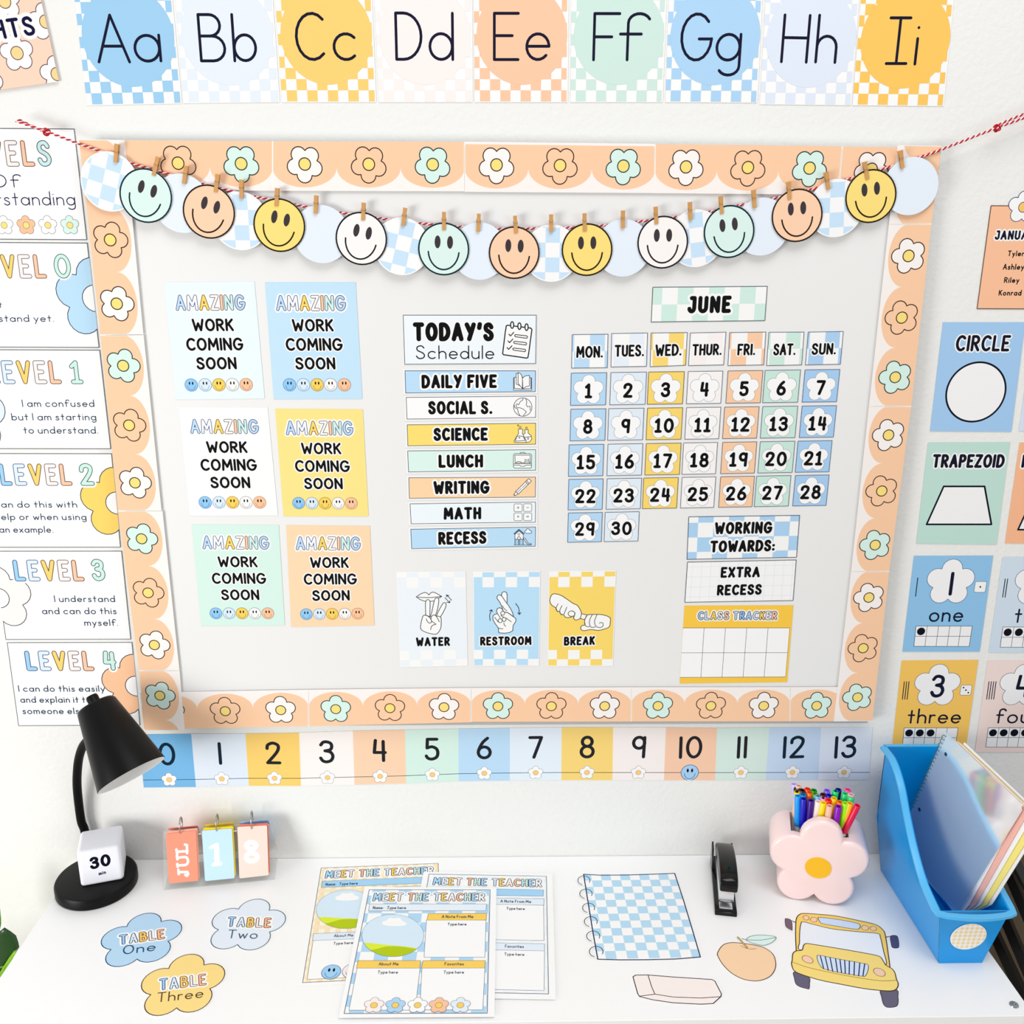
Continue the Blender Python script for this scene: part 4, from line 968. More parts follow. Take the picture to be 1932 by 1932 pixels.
# doubled loops and knots at both ends
l2 = [aty(x, y, YG+.0035) for x, y in ((31, 231), (33, 227), (40, 228), (62, 239), (90, 251))]
twine(cr3(l2, 6))
l3 = [aty(*a4(x, y), YG+.0035) for x, y in ((1720, 925), (1800, 885), (1932, 832), (2150, 750))]
twine(cr3(l3, 6))
def knot(px, py, nm):
    c = aty(px, py, YG); P = []
    for i in range(40):
        a = 2*math.pi*i/40; P.append(c+Vector((math.cos(2*a)*(.0035+.0014*math.cos(3*a)), .0018*math.sin(3*a), math.sin(2*a)*(.0035+.0014*math.cos(3*a)))))
    vs, fs = tube_geo(P, .0013, 6, closed=True); mobj('knot', vs, fs, mat(RED, .9), parent=tw, smooth=True)
knot(88, 249, 'left'); knot(*a4(1735, 935), 'right')
def pin(px0, py0, px1, py1, label):
    'mini clothespin from its top to its tip'
    A = aty(px0, py0, YG-.0052); B = aty(px1, py1, YG-.0052); V = (A-B).normalized(); U = Vector((0, -1, 0)).cross(V)*-1
    if U.x < 0: U = -U
    N = U.cross(V); 
    c = (A+B)/2; L = (A-B).length
    if N.y > 0: N = -N
    t = empty('clothespin', c, label, 'clothespin', 'mini wooden clothespins on the garland')
    wd_ = (214, 160, 96); w = .0028
    for sg in (1, -1):
        pts = [(-L/2, .0006), (-L*.1, .0009), (L*.08, .0022), (L/2, .0040), (L/2, .0022), (L*.08, .0008), (-L*.1, .0002), (-L/2, .0001)]
        vs = []; n = len(pts)
        for u in (-w, w):
            for (v_, d_) in pts: vs.append(c+U*u+V*v_+N*(d_+.0006)*sg*.9)
        fs = [list(range(n)), list(range(2*n-1, n-1, -1))]+[[i, i+n, (i+1) % n+n, (i+1) % n] for i in range(n)]
        o = mobj('wooden_prong', vs, fs, mat(wd_, .6, grain=.2, gscale=900), parent=t)
    P = [c+V*(L*.06+.0008*math.sin(0))+U*(-w*1.15+w*2.3*i/24)+(V*math.cos(i*math.pi/2)+N*math.sin(i*math.pi/2))*.0026 for i in range(25)]
    tube('spring', P, .00035, mat((150, 128, 100), .35, .8, raw=True), t, 5)
SM = dict(mint=((222, 245, 239), (20, 46, 54)), peach=((254, 212, 178), (52, 34, 26)), yellow=((255, 226, 130), (46, 36, 18)), white=((253, 248, 246), (36, 32, 36)))
disc_q = [('c', 208, 343, 52.5, -18), ('mint', 277.4, 369.6, 49, -20), ('b', 344, 384, 54, 0), ('peach', 396, 399.8, 49, -19), ('c', 454, 417, 54, 0), ('yellow', 528.4, 425.2, 48.5, -14),
          ('b', 607, 442, 54, 0), ('white', 682.6, 450.3, 48.5, -13), ('c', 758.5, 465, 54, -14), ('mint', 837.4, 470, 48, -2), ('b', 904.4, 474, 54, 0), ('peach', 970, 477, 48.5, -2), ('c', 1040, 478, 53.5, 0),
          ('yellow', 1107, 471.3, 48.3, 1), ('b', 1175, 468, 53.5, 0), ('white', 1249.3, 457.3, 48, 1), ('c', 1312, 450, 53, 8), ('mint', 1374, 437.3, 48, 8), ('b', 1436, 428, 52.5, 0), ('peach', 1501.9, 406.8, 48, 6),
          ('c', 1575.6, 393, 53, 4), ('yellow', 1640.6, 370.6, 47.5, 8), ('b', 1716.7, 351.5, 50, 0)]
pins = [a1(855, 1050)+a1(842, 1185), a1(1155, 1145)+a1(1120, 1280), a1(1362, 1208)+a1(1340, 1340), a1(1590, 1270)+a1(1572, 1400), a1(1762, 1310)+a1(1760, 1448), a2(168, 1372)+a2(160, 1503), a2(452, 1425)+a2(445, 1558), a2(797, 1478)+a2(792, 1607), a2(1100, 1515)+a2(1083, 1647), a2(1382, 1545)+a2(1382, 1678), a2(1637, 1558)+a2(1630, 1690), a3(45, 1573)+a3(52, 1700),
        a3(308, 1563)+a3(310, 1693), a3(552, 1555)+a3(553, 1687), a3(832, 1535)+a3(832, 1665), a3(1070, 1507)+a3(1075, 1635), a3(1320, 1473)+a3(1325, 1605), a3(1543, 1430)+a3(1553, 1560), a3(1783, 1385)+a3(1793, 1517), a4(215, 1325)+a4(222, 1455), a4(487, 1255)+a4(508, 1383), a4(768, 1180)+a4(790, 1308), a4(1027, 1098)+a4(1047, 1228)]
nth = ['first', 'second', 'third', 'fourth', 'fifth', 'sixth']
cnt = {}; names = {'c': 'blue and white checked paper disc', 'b': 'plain pale blue paper disc', 'mint': 'mint green smiley face disc', 'peach': 'peach smiley face disc', 'yellow': 'yellow smiley face disc', 'white': 'white smiley face disc'}
for k, ((ty, x, y, r, rot), pn) in enumerate(zip(disc_q, pins)):
    cnt[ty] = cnt.get(ty, 0)+1; ord_ = nth[cnt[ty]-1]; lab = '%s, %s of its kind from the left on the garland' % (names[ty], ord_)
    plain = ty in 'cb'
    n0 = .0030 if plain else .0048
    c = GF.uv(x, y); R = mlen(GF, x, y, r)
    if plain: R = .0405 if k < 22 else .040
    else: R = .0372
    col = {'c': (252, 252, 252), 'b': (234, 243, 254)}.get(ty, W)
    o = sheet('paper_disc' if plain else 'smiley_disc', lab, 'paper disc', GF, oval(c, R+.0012, R+.0012, 0, 56), n0, .0003, (252, 252, 252) if not plain else col, 'paper discs on the garland')
    pr = Pr(GF, n0+.0003)
    if ty == 'c':
        cs, sn = math.cos(math.radians(rot)), math.sin(math.radians(rot)); st = .0215; ov = oval(c, R-.0006, R-.0006, 0, 40); pr.part('printed_checker')
        for i in range(-3, 4):
            for j in range(-3, 4):
                if (i+j) % 2:
                    sq = [Vector((c.x+(a*cs-b*sn), c.y+(a*sn+b*cs))) for a, b in ((i*st-.009, j*st-.006), ((i+1)*st-.009, j*st-.006), ((i+1)*st-.009, (j+1)*st-.006), (i*st-.009, (j+1)*st-.006))]
                    pr.poly(sq, (205, 231, 253), ov)
    elif not plain:
        f, l = SM[ty]; m = GF; smiley(pr, m, x, y, R/mlen(GF, x, y, 1), f, l, 2.9, rot, 'printed_smiley', (66, 60, 64))
    pr.done(o)
    pin(*pn, 'mini wooden clothespin on the %s %s from the left' % (ord_, names[ty].replace('paper ', '').replace('face ', '')))
KA = 1.0
# ================================================================== FLAT CUT-OUTS ON THE DESK
def affine_flower(valleys):
    V = [DESK.uv(*p) for p in valleys]; c = sum(V, Vector((0, 0)))/5
    # least squares x = A u + c for the regular pentagon of valleys (order: clockwise from upper left)
    ang = [math.radians(126+72*k) for k in range(5)]
    A = [[2/5*sum((v-c)[r]*f(a) for v, a in zip(V, ang)) for f in (math.cos, math.sin)] for r in range(2)]
    return c, A
def desk_flower(valleys, col, line, label, word, tp, wp, tb, wb_, lw=.0009):
    c, A = affine_flower(valleys)
    unit = flower_pts(Vector((0, 0)), 1/.714, 0, 12)
    T = lambda p, k=1.0: Vector((c.x+A[0][0]*p.x*k+A[0][1]*p.y*k, c.y+A[1][0]*p.x*k+A[1][1]*p.y*k))
    o = sheet('table_tag', label, 'sign', DESK, [T(p, 1.035) for p in unit], .0002, .0004, (250, 250, 250), 'flower table tags on the desk')
    pr = Pr(DESK, .0006); pr.part('printed_flower'); pr.poly([T(p) for p in unit], col); pr.stroke([T(p) for p in unit], lw*1.7, line, True)
    m = LMap(DESK, d1); (p0, p1, upp, h) = tp
    text(pr, m, 'TABLE', p0, p1, h, 17, W, halo=9, up=upp, sp=.3, cols=[(170, 212, 244), (224, 238, 250), (253, 206, 110), (252, 240, 236), (254, 190, 150)], out=[(50, 80, 130), (70, 90, 120), (120, 84, 40), (120, 100, 96), (130, 80, 50)], ow=4.2)
    (p0, p1, upp, h) = wp
    text(pr, m, word, p0, p1, h, 6.5, line, up=upp, sp=.26); pr.done(o)
desk_flower([d1(925, 1225), d1(808, 1390), d1(1002, 1462), d1(1222, 1330), d1(1177, 1187)], (184, 218, 243), (34, 72, 110), 'light blue flower tag reading TABLE One on the desk', 'One', ((868, 1360), (1206, 1314), (866, 1284), 76), ((893, 1430), (1134, 1400), (900, 1363), 66), 0, 0)
desk_flower([d1(1740, 1097), d1(1592, 1247), d1(1733, 1355), (508.5, 1758.6), (507.7, 1718)], (229, 238, 248), (70, 100, 120), 'very pale blue flower tag reading TABLE Two on the desk', 'Two', ((1652, 1226), (1976, 1236), (1664, 1150), 75), ((1655, 1310), (1876, 1314), (1668, 1246), 63), 0, 0)
desk_flower([d1(1230, 1530), d1(1100, 1720), d1(1288, 1818), d1(1530, 1675), d1(1487, 1505)], (254, 220, 140), (84, 62, 50), 'yellow flower tag reading TABLE Three on the desk', 'Three', ((1160, 1692), (1508, 1652), (1160, 1604), 86), ((1142, 1778), (1482, 1742), (1150, 1706), 71), 0, 0)
# ---- meet the teacher papers
def rectify(a, b, d):
    return [a, b, b+(d-a), d]
FB = DESK.P([d2(838, 965), d2(1718, 965), d2(1697, 1866), d2(655, 1869)])
MTC = [(170, 214, 244), (224, 238, 250), (253, 206, 100), (252, 236, 230), (254, 186, 144), (205, 236, 226), (170, 212, 244), (222, 238, 250), (253, 206, 100), (252, 236, 230), (254, 190, 150), (205, 236, 226), (170, 214, 244), (248, 250, 252)]
def teacher_sheet(outer, border, label, n0, pat, patc, bar, head, fls, smil):
    Q = outer; B = border
    o = sheet('teacher_sheet', label, 'paper', DESK, Q, n0, .0002, (251, 251, 250), 'meet the teacher sheets on the desk', rough=.7)
    pr = Pr(DESK, n0+.0002); m = LMap(QMap(DESK, FB, B), d2)
    P = lambda pts: [m.uv(*p) for p in pts]
    pr.part('printed_pattern')
    if pat == 'check': checker(pr, B, edges(.03, .107), edges(.055, .0817), patc, 1)
    else:
        pr.poly(B, (255, 244, 224))
        for k in range(12): s = .02+k*.085; pr.poly([bil(B, s, 0), bil(B, min(1, s+.04), 0), bil(B, min(1, s+.04), 1), bil(B, s, 1)], (254, 226, 186))
        for k in range(15): t = .02+k*.066; pr.poly([bil(B, 0, t), bil(B, 0, min(1, t+.028)), bil(B, 1, min(1, t+.028)), bil(B, 1, t)], (254, 230, 194))
    ln = (54, 74, 104)
    pr.stroke(B, .0009, ln, True)
    pr.part('printed_panels')
    def panel(pts, c): q = P(pts); pr.poly(q, c); pr.stroke(q, .0006, ln, True)
    panel([(1255, 1186), (1688, 1188), (1680, 1458), (1237, 1458)], (251, 251, 251)); panel([(750, 1537), (1208, 1537), (1172, 1845), (690, 1845)], (251, 251, 251)); panel([(1222, 1537), (1680, 1537), (1665, 1842), (1206, 1842)], (251, 251, 251))
    panel([(840, 1070), (1692, 1070), (1688, 1118), (833, 1120)], bar)
    for h4 in ([(1268, 1140), (1693, 1138), (1690, 1187), (1258, 1188)], [(756, 1483), (1212, 1483), (1206, 1538), (745, 1538)], [(1230, 1483), (1683, 1483), (1679, 1537), (1218, 1538)]): panel(h4, head)
    pr.part('printed_picture')
    el = [m.uv(1010+226*math.cos(a), 1300-154*math.sin(a)) for a in [2*math.pi*i/48 for i in range(48)]]
    pr.poly(el, (214, 234, 248))
    E = lambda pts, c: pr.poly([m.uv(*p) for p in cr(pts, 4, True)], c)
    elr = el
    def cl(pts, c):  # clip against the oval
        poly = [m.uv(*p) for p in pts]; pr.poly(poly, c, elr)
    cl([(780, 1352), (850, 1355), (960, 1368), (1100, 1380), (1240, 1400), (1240, 1470), (780, 1470)], (220, 236, 60))
    cl([(780, 1420), (880, 1400), (960, 1380), (1040, 1378), (1100, 1384), (1180, 1398), (1240, 1400), (1240, 1470), (780, 1470)], (182, 202, 24))
    E([(940, 1222), (935, 1200), (960, 1190), (985, 1172), (1015, 1175), (1060, 1172), (1080, 1195), (1105, 1205), (1100, 1225), (1020, 1232)], (252, 252, 252))
    pr.stroke(el, .0005, (70, 110, 140), True)
    text(pr, m, 'MEET THE TEACHER', (858, 1051), (1684, 1051), 64, 15, W, halo=9, sp=.22, space=.6, cols=MTC, out=(46, 48, 70), ow=3.2)
    for s, a, b, y, h in (('Name:', 862, 940, 1108, 22), ('Type here', 965, 1105, 1108, 22), ('A Note From Me', 1365, 1596, 1173, 22), ('Type here', 1408, 1546, 1227, 20), ('About Me', 905, 1050, 1519, 23), ('Type here', 898, 1046, 1579, 22), ('Favorites', 1385, 1527, 1519, 23), ('Type here', 1378, 1528, 1579, 22)):
        text(pr, m, s, (a, y), (b, y), h, 2.8, (50, 62, 84))
    if fls:
        for x, c in ((872, (253, 238, 234)), (1028, (176, 214, 244)), (1190, (251, 251, 251)), (1345, (254, 196, 160)), (1502, (226, 238, 250))): flower(pr, m, x, 1810, 74, c, (90, 100, 120), 3, 26, (253, 208, 100))
    if smil:
        for x, c in ((872, (160, 208, 244)), (1028, (253, 238, 234)), (1190, (253, 214, 100)), (1345, (254, 196, 160)), (1502, (226, 238, 250))): smiley(pr, m, x, 1795, 72, c, (60, 100, 150), 4)
    pr.done(o)
ou = DESK.P([(597.8, 1631.3), (837.7, 1623.5), (559, 1861.6)]); bo_ = DESK.P([(606, 1638), (826.8, 1629.2), (571, 1854.4)])
teacher_sheet(rectify(*ou), rectify(*bo_), 'orange gingham MEET THE TEACHER sheet, back left of three', .0002, 'ging', None, (166, 212, 244), (226, 238, 250), False, True)
ou = DESK.P([(799, 1646.5), (1042.2, 1650.3), (1048.7, 1887.8)]); bo_ = DESK.P([(809.5, 1650.9), (1030.8, 1655), (1034.9, 1877.2)])
R3 = lambda a, b, c: [a, b, c, a+(c-b)]
teacher_sheet(R3(*ou), R3(*bo_), 'pale blue MEET THE TEACHER sheet, back right of three', .0016, 'check', (238, 244, 250), (166, 212, 244), (228, 239, 250), False, False)
teacher_sheet(DESK.P([d2(803, 943), d2(1765, 950), d2(1750, 1893), d2(612, 1900)]), FB, 'blue checked MEET THE TEACHER sheet, in front of the other two', .0030, 'check', (178, 216, 244), (231, 240, 250), (254, 208, 98), True, False)
# ---- notebook cut-out
n7 = Zm(1080, 1640, 7.728); nm_ = LMap(DESK, n7, 7.728)
npx = [(163, 78), (400, 92), (800, 90), (1150, 78), (1490, 65), (1620, 460), (1740, 860), (1865, 1285), (1500, 1315), (1100, 1325), (700, 1327), (370, 1318), (300, 930), (230, 500)]
NP = [nm_.uv(*p) for p in npx]
rings = [(167, 168, 88, 66), (197, 362, 90, 68), (236, 568, 88, 68), (267, 768, 94, 72), (302, 980, 96, 74), (346, 1207, 100, 77)]
cen = sum(NP, Vector((0, 0)))/len(NP)
o = sheet('notebook_cutout', 'paper cut-out of a blue checked ring notebook on the desk', 'cut-out', DESK, [cen+(p-cen)*1.012 for p in NP], .0002, .0004, (250, 250, 249), 'school paper cut-outs on the desk')
pr = Pr(DESK, .0006); pr.part('ring_margin')
for (x, y, rx, ry) in rings: pr.stroke([nm_.uv(x+rx*math.cos(math.radians(a)), y-ry*math.sin(math.radians(a))) for a in range(60, 281, 20)], .006, (249, 249, 248))
pr.part('printed_checker'); Qn = [NP[0], NP[4], NP[7], NP[11]]
pr.poly(NP, (251, 251, 251))
for i in range(10):
    for j in range(12):
        if (i+j) % 2 == 0:
            s0 = max(0, -.025+i*.105); s1 = min(1, -.025+(i+1)*.105); t0 = j/12; t1 = (j+1)/12
            pr.poly([bil(Qn, s0, t0), bil(Qn, s1, t0), bil(Qn, s1, t1), bil(Qn, s0, t1)], (184, 220, 243), [bil(Qn, 0, 0.005), bil(Qn, 1, .004), bil(Qn, 1, 1), bil(Qn, 0, 1)])
pr.bump(); pr.part('printed_outline'); pr.stroke(NP, .0018, (30, 40, 84), True)
pr.part('printed_rings')
for (x, y, rx, ry) in rings: pr.stroke([nm_.uv(x+rx*math.cos(math.radians(a)), y-ry*math.sin(math.radians(a))) for a in range(-25, 266, 14)], .0012, (34, 56, 80))
pr.done(o)
def cutout(name, label, m, outl, th=.0004, margin=1.03, sm=0):
    P = [m.uv(*p) for p in (cr(outl, 4, True) if sm else outl)]; c = sum(P, Vector((0, 0)))/len(P)
    o = sheet(name, label, 'cut-out', DESK, [c+(p-c)*margin for p in P], .0002, th, (250, 250, 249), 'school paper cut-outs on the desk')
    return o, Pr(DESK, .0002+th)
m7 = LMap(DESK, d3)
er = [(905, 1590), (925, 1578), (1015, 1577), (1200, 1592), (1480, 1610), (1502, 1622), (1550, 1715), (1545, 1735), (1490, 1785), (1400, 1790), (1200, 1780), (1050, 1758), (955, 1735), (940, 1715)]
o, pr = cutout('eraser_cutout', 'paper cut-out of a pale pink eraser near the desk front', m7, er)
P = [m7.uv(*p) for p in er]; pr.part('printed_eraser'); pr.poly(P, (252, 238, 234)); pr.stroke(P, .0015, (44, 32, 56), True)
for L in ([(1015, 1578), (1040, 1660), (1065, 1717), (950, 1732)], [(1065, 1717), (1200, 1738), (1400, 1745), (1548, 1735)]): pr.stroke([m7.uv(*p) for p in L], .0013, (60, 44, 60))
pr.done(o)
og = [(1522, 1415), (1560, 1360), (1620, 1341), (1700, 1346), (1780, 1357), (1860, 1378), (1925, 1425), (1946, 1490), (1936, 1545), (1900, 1590), (1840, 1615), (1780, 1620), (1700, 1604), (1620, 1560), (1560, 1500), (1527, 1445)]
o, pr = cutout('orange_cutout', 'paper cut-out of an orange with a leaf on the desk', m7, og, sm=1)
lf = [(1730, 1318), (1760, 1296), (1820, 1286), (1900, 1290), (1949, 1302), (1925, 1335), (1880, 1356), (1840, 1360), (1780, 1345), (1742, 1328)]
pr.part('leaf_margin'); P = [m7.uv(*p) for p in lf]; c = sum(P, Vector((0, 0)))/len(P); pr.poly([c+(p-c)*1.12 for p in P], (249, 249, 248)); pr.stroke([m7.uv(1668, 1300), m7.uv(1740, 1378)], .0062, (249, 249, 248))
pr.part('printed_orange'); P = [m7.uv(*p) for p in cr(og, 4, True)]; pr.poly(P, (254, 212, 172)); pr.stroke(P, .0014, (84, 56, 50), True)
pr.part('printed_leaf'); P = [m7.uv(*p) for p in cr(lf, 3, True)]; pr.poly(P, (222, 243, 238)); pr.stroke(P, .001, (40, 110, 96), True); pr.stroke([m7.uv(*p) for p in cr([(1735, 1320), (1840, 1322), (1946, 1303)], 5)], .001, (40, 110, 96)); pr.stroke([m7.uv(1700, 1312), m7.uv(1733, 1319)], .0009, (40, 110, 96))
pr.part('printed_stem'); pr.stroke([m7.uv(*p) for p in ((1670, 1303), (1700, 1335), (1735, 1376))], .0034, (70, 52, 40)); pr.stroke([m7.uv(*p) for p in ((1670, 1303), (1700, 1335), (1735, 1376))], .0018, (230, 190, 110)); pr.stroke([m7.uv(*p) for p in cr([(1690, 1362), (1720, 1378), (1760, 1387), (1803, 1385)], 4)], .0008, (84, 60, 50))
pr.done(o)
zb_ = Zm(1480, 1710, 8.782); mb = LMap(DESK, zb_, 8.782)
cab = cr([(195, 745), (185, 500), (188, 300), (200, 200), (250, 140), (330, 122), (600, 140), (850, 165), (1200, 235), (1500, 305), (1620, 385), (1670, 480), (1720, 800), (1748, 1010)], 4)
body = cr([(195, 745), (140, 790), (128, 900), (118, 960), (160, 1070), (300, 1140), (600, 1230), (900, 1290), (1300, 1365), (1600, 1400), (1780, 1405), (1860, 1370), (1885, 1290), (1855, 1210), (1830, 1110), (1780, 1040), (1680, 980), (1630, 900), (1560, 830), (1300, 775), (900, 705), (500, 640), (360, 622), (315, 660), (290, 730)], 4, True)
whl = [cr([(160, 1090), (400, 1170), (415, 1280), (405, 1370), (350, 1365), (250, 1335), (190, 1290), (165, 1200)], 3, True), cr([(1600, 1390), (1860, 1385), (1880, 1500), (1885, 1590), (1850, 1665), (1700, 1678), (1640, 1620), (1610, 1500)], 3, True)]
mir = [cr([(10, 220), (30, 205), (115, 240), (130, 390), (110, 398), (30, 350), (12, 290)], 3, True), cr([(1755, 500), (1850, 488), (1885, 540), (1898, 660), (1870, 698), (1790, 690), (1765, 620)], 3, True)]
bus = cab+body[::-1]
bq_ = cab+[(1860, 1100), (1885, 1300), (1890, 1600), (1840, 1690), (1650, 1690), (1600, 1420), (1000, 1320), (420, 1200), (410, 1385), (230, 1340), (160, 1240), (115, 980), (130, 820)]
o, pr = cutout('bus_cutout', 'paper cut-out of a yellow school bus front on the desk', mb, bq_, margin=1.015)
DK = (64, 46, 42)
pr.part('mirror_margin')
for P_ in mir: P = [mb.uv(*p) for p in P_]; c = sum(P, Vector((0, 0)))/len(P); pr.poly([c+(p-c)*1.3 for p in P], (249, 249, 248))
for P_ in whl: pr.part('printed_wheel'); P = [mb.uv(*p) for p in P_]; pr.poly(P, (104, 100, 122)); pr.stroke(P, .001, (40, 34, 60), True)
for P_, c, L in zip(mir, ((122, 100, 112), (76, 80, 116)), ([(110, 240), (195, 275)], [(1680, 515), (1760, 500)])): pr.part('printed_mirror'); pr.stroke([mb.uv(*p) for p in L], .0014, (50, 44, 70)); P = [mb.uv(*p) for p in P_]; pr.poly(P, c); pr.stroke(P, .0008, (50, 44, 70), True)
pr.part('printed_bus_body')
P = [mb.uv(*p) for p in cab]; pr.poly(P, (254, 212, 110)); pr.stroke(P, .0016, DK)
win = cr([(262, 728), (250, 600), (255, 400), (275, 290), (310, 262), (500, 310), (800, 380), (1200, 425), (1540, 455), (1590, 520), (1640, 740), (1680, 975), (1400, 800), (700, 700)], 4, True)
P = [mb.uv(*p) for p in win]; pr.poly(P, (238, 243, 250)); pr.stroke(P, .0014, DK, True)
dsp = cr([(560, 210), (590, 188), (900, 225), (1200, 285), (1255, 325), (1240, 370), (1180, 385), (900, 340), (640, 295), (590, 265)], 3, True)
P = [mb.uv(*p) for p in dsp]; pr.poly(P, (208, 226, 248)); pr.stroke(P, .0011, (44, 44, 66), True)
for x, y, rx, ry in ((358, 195, 50, 38), (487, 226, 56, 40), (1335, 362, 60, 40), (1472, 373, 54, 35)):
    P = [mb.uv(x+rx*math.cos(a)+6*math.sin(a), y-ry*math.sin(a)-8*math.cos(a)*-1) for a in [2*math.pi*i/20 for i in range(20)]]; pr.poly(P, (254, 208, 178)); pr.stroke(P, .0008, (110, 60, 40), True)
P = [mb.uv(*p) for p in body]; pr.poly(P, (255, 221, 130)); pr.stroke(P, .0016, DK, True)
pr.stroke([mb.uv(*p) for p in cr([(135, 930), (400, 1020), (800, 1110), (1200, 1185), (1600, 1240), (1855, 1230)], 4)], .0009, (110, 80, 40))
for x, y, rx, ry in ((383, 886, 92, 58), (1572, 1098, 98, 64)):
    P = [mb.uv(x+rx*math.cos(a), y-ry*math.sin(a)+.28*rx*math.cos(a)) for a in [2*math.pi*i/24 for i in range(24)]]; pr.poly(P, (254, 208, 178)); pr.stroke(P, .0009, (110, 70, 40), True)
gr = cr([(540, 830), (600, 820), (900, 880), (1300, 950), (1385, 980), (1385, 1060), (1340, 1160), (1250, 1158), (900, 1100), (680, 1050), (610, 1010), (560, 930)], 3, True)
P = [mb.uv(*p) for p in gr]; pr.poly(P, (212, 228, 246)); pr.stroke(P, .001, (70, 60, 40), True)
for a, b in (((595, 830), (650, 1040)), ((675, 840), (725, 1065)), ((755, 855), (800, 1085)), ((845, 872), (880, 1098)), ((920, 885), (945, 1108)), ((998, 900), (1008, 1120)), ((1075, 912), (1072, 1132)), ((1160, 925), (1152, 1148)), ((1248, 942), (1228, 1158)), ((1328, 962), (1300, 1160))): pr.stroke([mb.uv(*a), mb.uv(*b)], .0017, (28, 40, 104))
pr.done(o)
# ================================================================== DESK LAMP
BK = mat((9, 9, 10), .4, spec=.16, raw=True); BKm = mat((8, 8, 9), .5, spec=.12, raw=True)
LB = Vector((-.692, -.052, ZD))
lamp = empty('desk_lamp', LB, 'black gooseneck desk lamp with a conical shade, at the left end of the desk', 'lamp')
LT = .020
lathe('base', [(0, 0), (.0655, 0), (.0675, .002), (.0675, LT-.004), (.0655, LT-.001), (.062, LT), (0, LT)], LB, (0, 0, 1), BK, lamp, 64)
nk = [(162, 1580, .006), (160, 1568, .006), (153.5, 1550, .005), (149, 1520, .003), (145.5, 1484, -.004), (145.8, 1457, -.012), (149, 1430, -.022), (156, 1409, -.034), (166, 1396, -.046), (178, 1386, -.06)]
NK = [aty(*p) for p in nk]; NK[0] = Vector((NK[1].x+.002, NK[1].y, ZD+LT))
P = cr3(NK, 8); tube('gooseneck', P, .0073, BKm, lamp, 16)
lathe('neck_collar', [(0, 0), (.0082, 0), (.0082, .016), (.0076, .018), (0, .018)], (NK[0].x, NK[0].y, ZD+LT), (0, 0, 1), BKm, lamp, 24)
T0 = aty(180.5, 1329, -.062); T1 = aty(249.5, 1464, -.062); L_ = (T1-T0).length
ax_img = (T1-T0).normalized(); vd = (CAM-(T0+T1)/2).normalized()
ax_img = (ax_img-vd*ax_img.dot(vd)).normalized(); AX = (ax_img*math.cos(math.radians(10))+vd*math.sin(math.radians(10))).normalized()
SL = .131; S0 = T0
sh = lathe('shade', [(0, -.001), (.028, 0), (.0315, .004), (.0558, SL), (.0548, SL+.0005), (.0536, SL-.001), (.029, .006), (0, .005)], S0, AX, BK, lamp, 64)
sh.data.materials.append(mat((238, 238, 238), .5))
loc = Vector(lamp['_o'])
for p in sh.data.polygons:
    q = p.center+loc-S0; d = q.dot(AX); r = (q-AX*d).length
    if d > .003 and p.normal.dot(q-AX*d) < 0 and r < .0547: p.material_index = 1
lathe('shade_knob', [(0, -.016), (.0085, -.016), (.0095, -.013), (.0095, 0), (0, 0)], S0, AX, BK, lamp, 24)
bl_ = lathe('bulb', [(0, 0), (.012, 0), (.013, .02), (.022, .045), (.022, .06), (.014, .072), (0, .076)], S0+AX*.02, AX, mat((235, 235, 230), .3), lamp, 24)
# ---- cube timer
zc = ZD+LT; A = atz(152.5, 1675, zc); B = atz(234.2, 1660, zc)
cs_ = (B-A).length; CU = Frame(A, (B-A), (0, 0, 1))
tm = empty('cube_timer', A+(B-A)/2-CU.N*cs_/2, 'white cube timer reading 30 min standing on the black lamp base', 'timer')
WH = mat((243, 243, 250), .35, raw=True)
hz = .0685
bm_obj('body', rbox(CU, 0, cs_, 0, hz, -cs_*.97, 0, .006, 4), WH, tm)
pr = Pr(CU, .0001); text(pr, SMap([V2(0, hz), V2(cs_, hz), V2(cs_, 0), V2(0, 0)]), '30', (.27, .54), (.75, .51), .35, .075, (16, 18, 34), sp=.24)
text(pr, SMap([V2(0, hz), V2(cs_, hz), V2(cs_, 0), V2(0, 0)]), 'min', (.44, .74), (.61, .725), .11, .022, (30, 50, 90), sp=.3); pr.done(tm)
# ================================================================== FLIP CALENDAR
A = atz(309.3, 1680, ZD); B = atz(518.8, 1660, ZD); U = (B-A).normalized(); N0 = U.cross(Vector((0, 0, 1)))
al = math.radians(20); Vl = (Vector((0, 0, 1))*math.cos(al)-N0*math.sin(al))
FC = Frame(A, U, Vl); Wf = (B-A).length; Hf = .101
fcal = empty('flip_calendar', (A+B)/2, 'clear acrylic stand with three packs of ring-bound cards showing JUL 18', 'calendar')
CLR = mat((225, 228, 224), .06, alpha=.13, raw=True, spec=.4)
bm_obj('front_panel', prism_bm([(0, 0), (Wf, 0), (Wf, Hf), (0, Hf)], FC, -.0015, 0, .0004, 1), CLR, fcal)
Bk = Vector((0, 0, 1))*math.cos(al)+N0*math.sin(al); FCb = Frame(A-N0*(2*Hf*math.sin(al)), U, Bk)
bm_obj('back_panel', prism_bm([(0, 0), (Wf, 0), (Wf, Hf), (0, Hf)], FCb, -.0015, 0, .0004, 1), CLR, fcal)
bm_obj('base_panel', prism_bm([(0, 0), (Wf, 0), (Wf, 2*Hf*math.sin(al)), (0, 2*Hf*math.sin(al))], Frame(A, U, -N0), .0003, .0016, 0, 1), CLR, fcal)
z8 = Zm(300, 1520, 8.05)
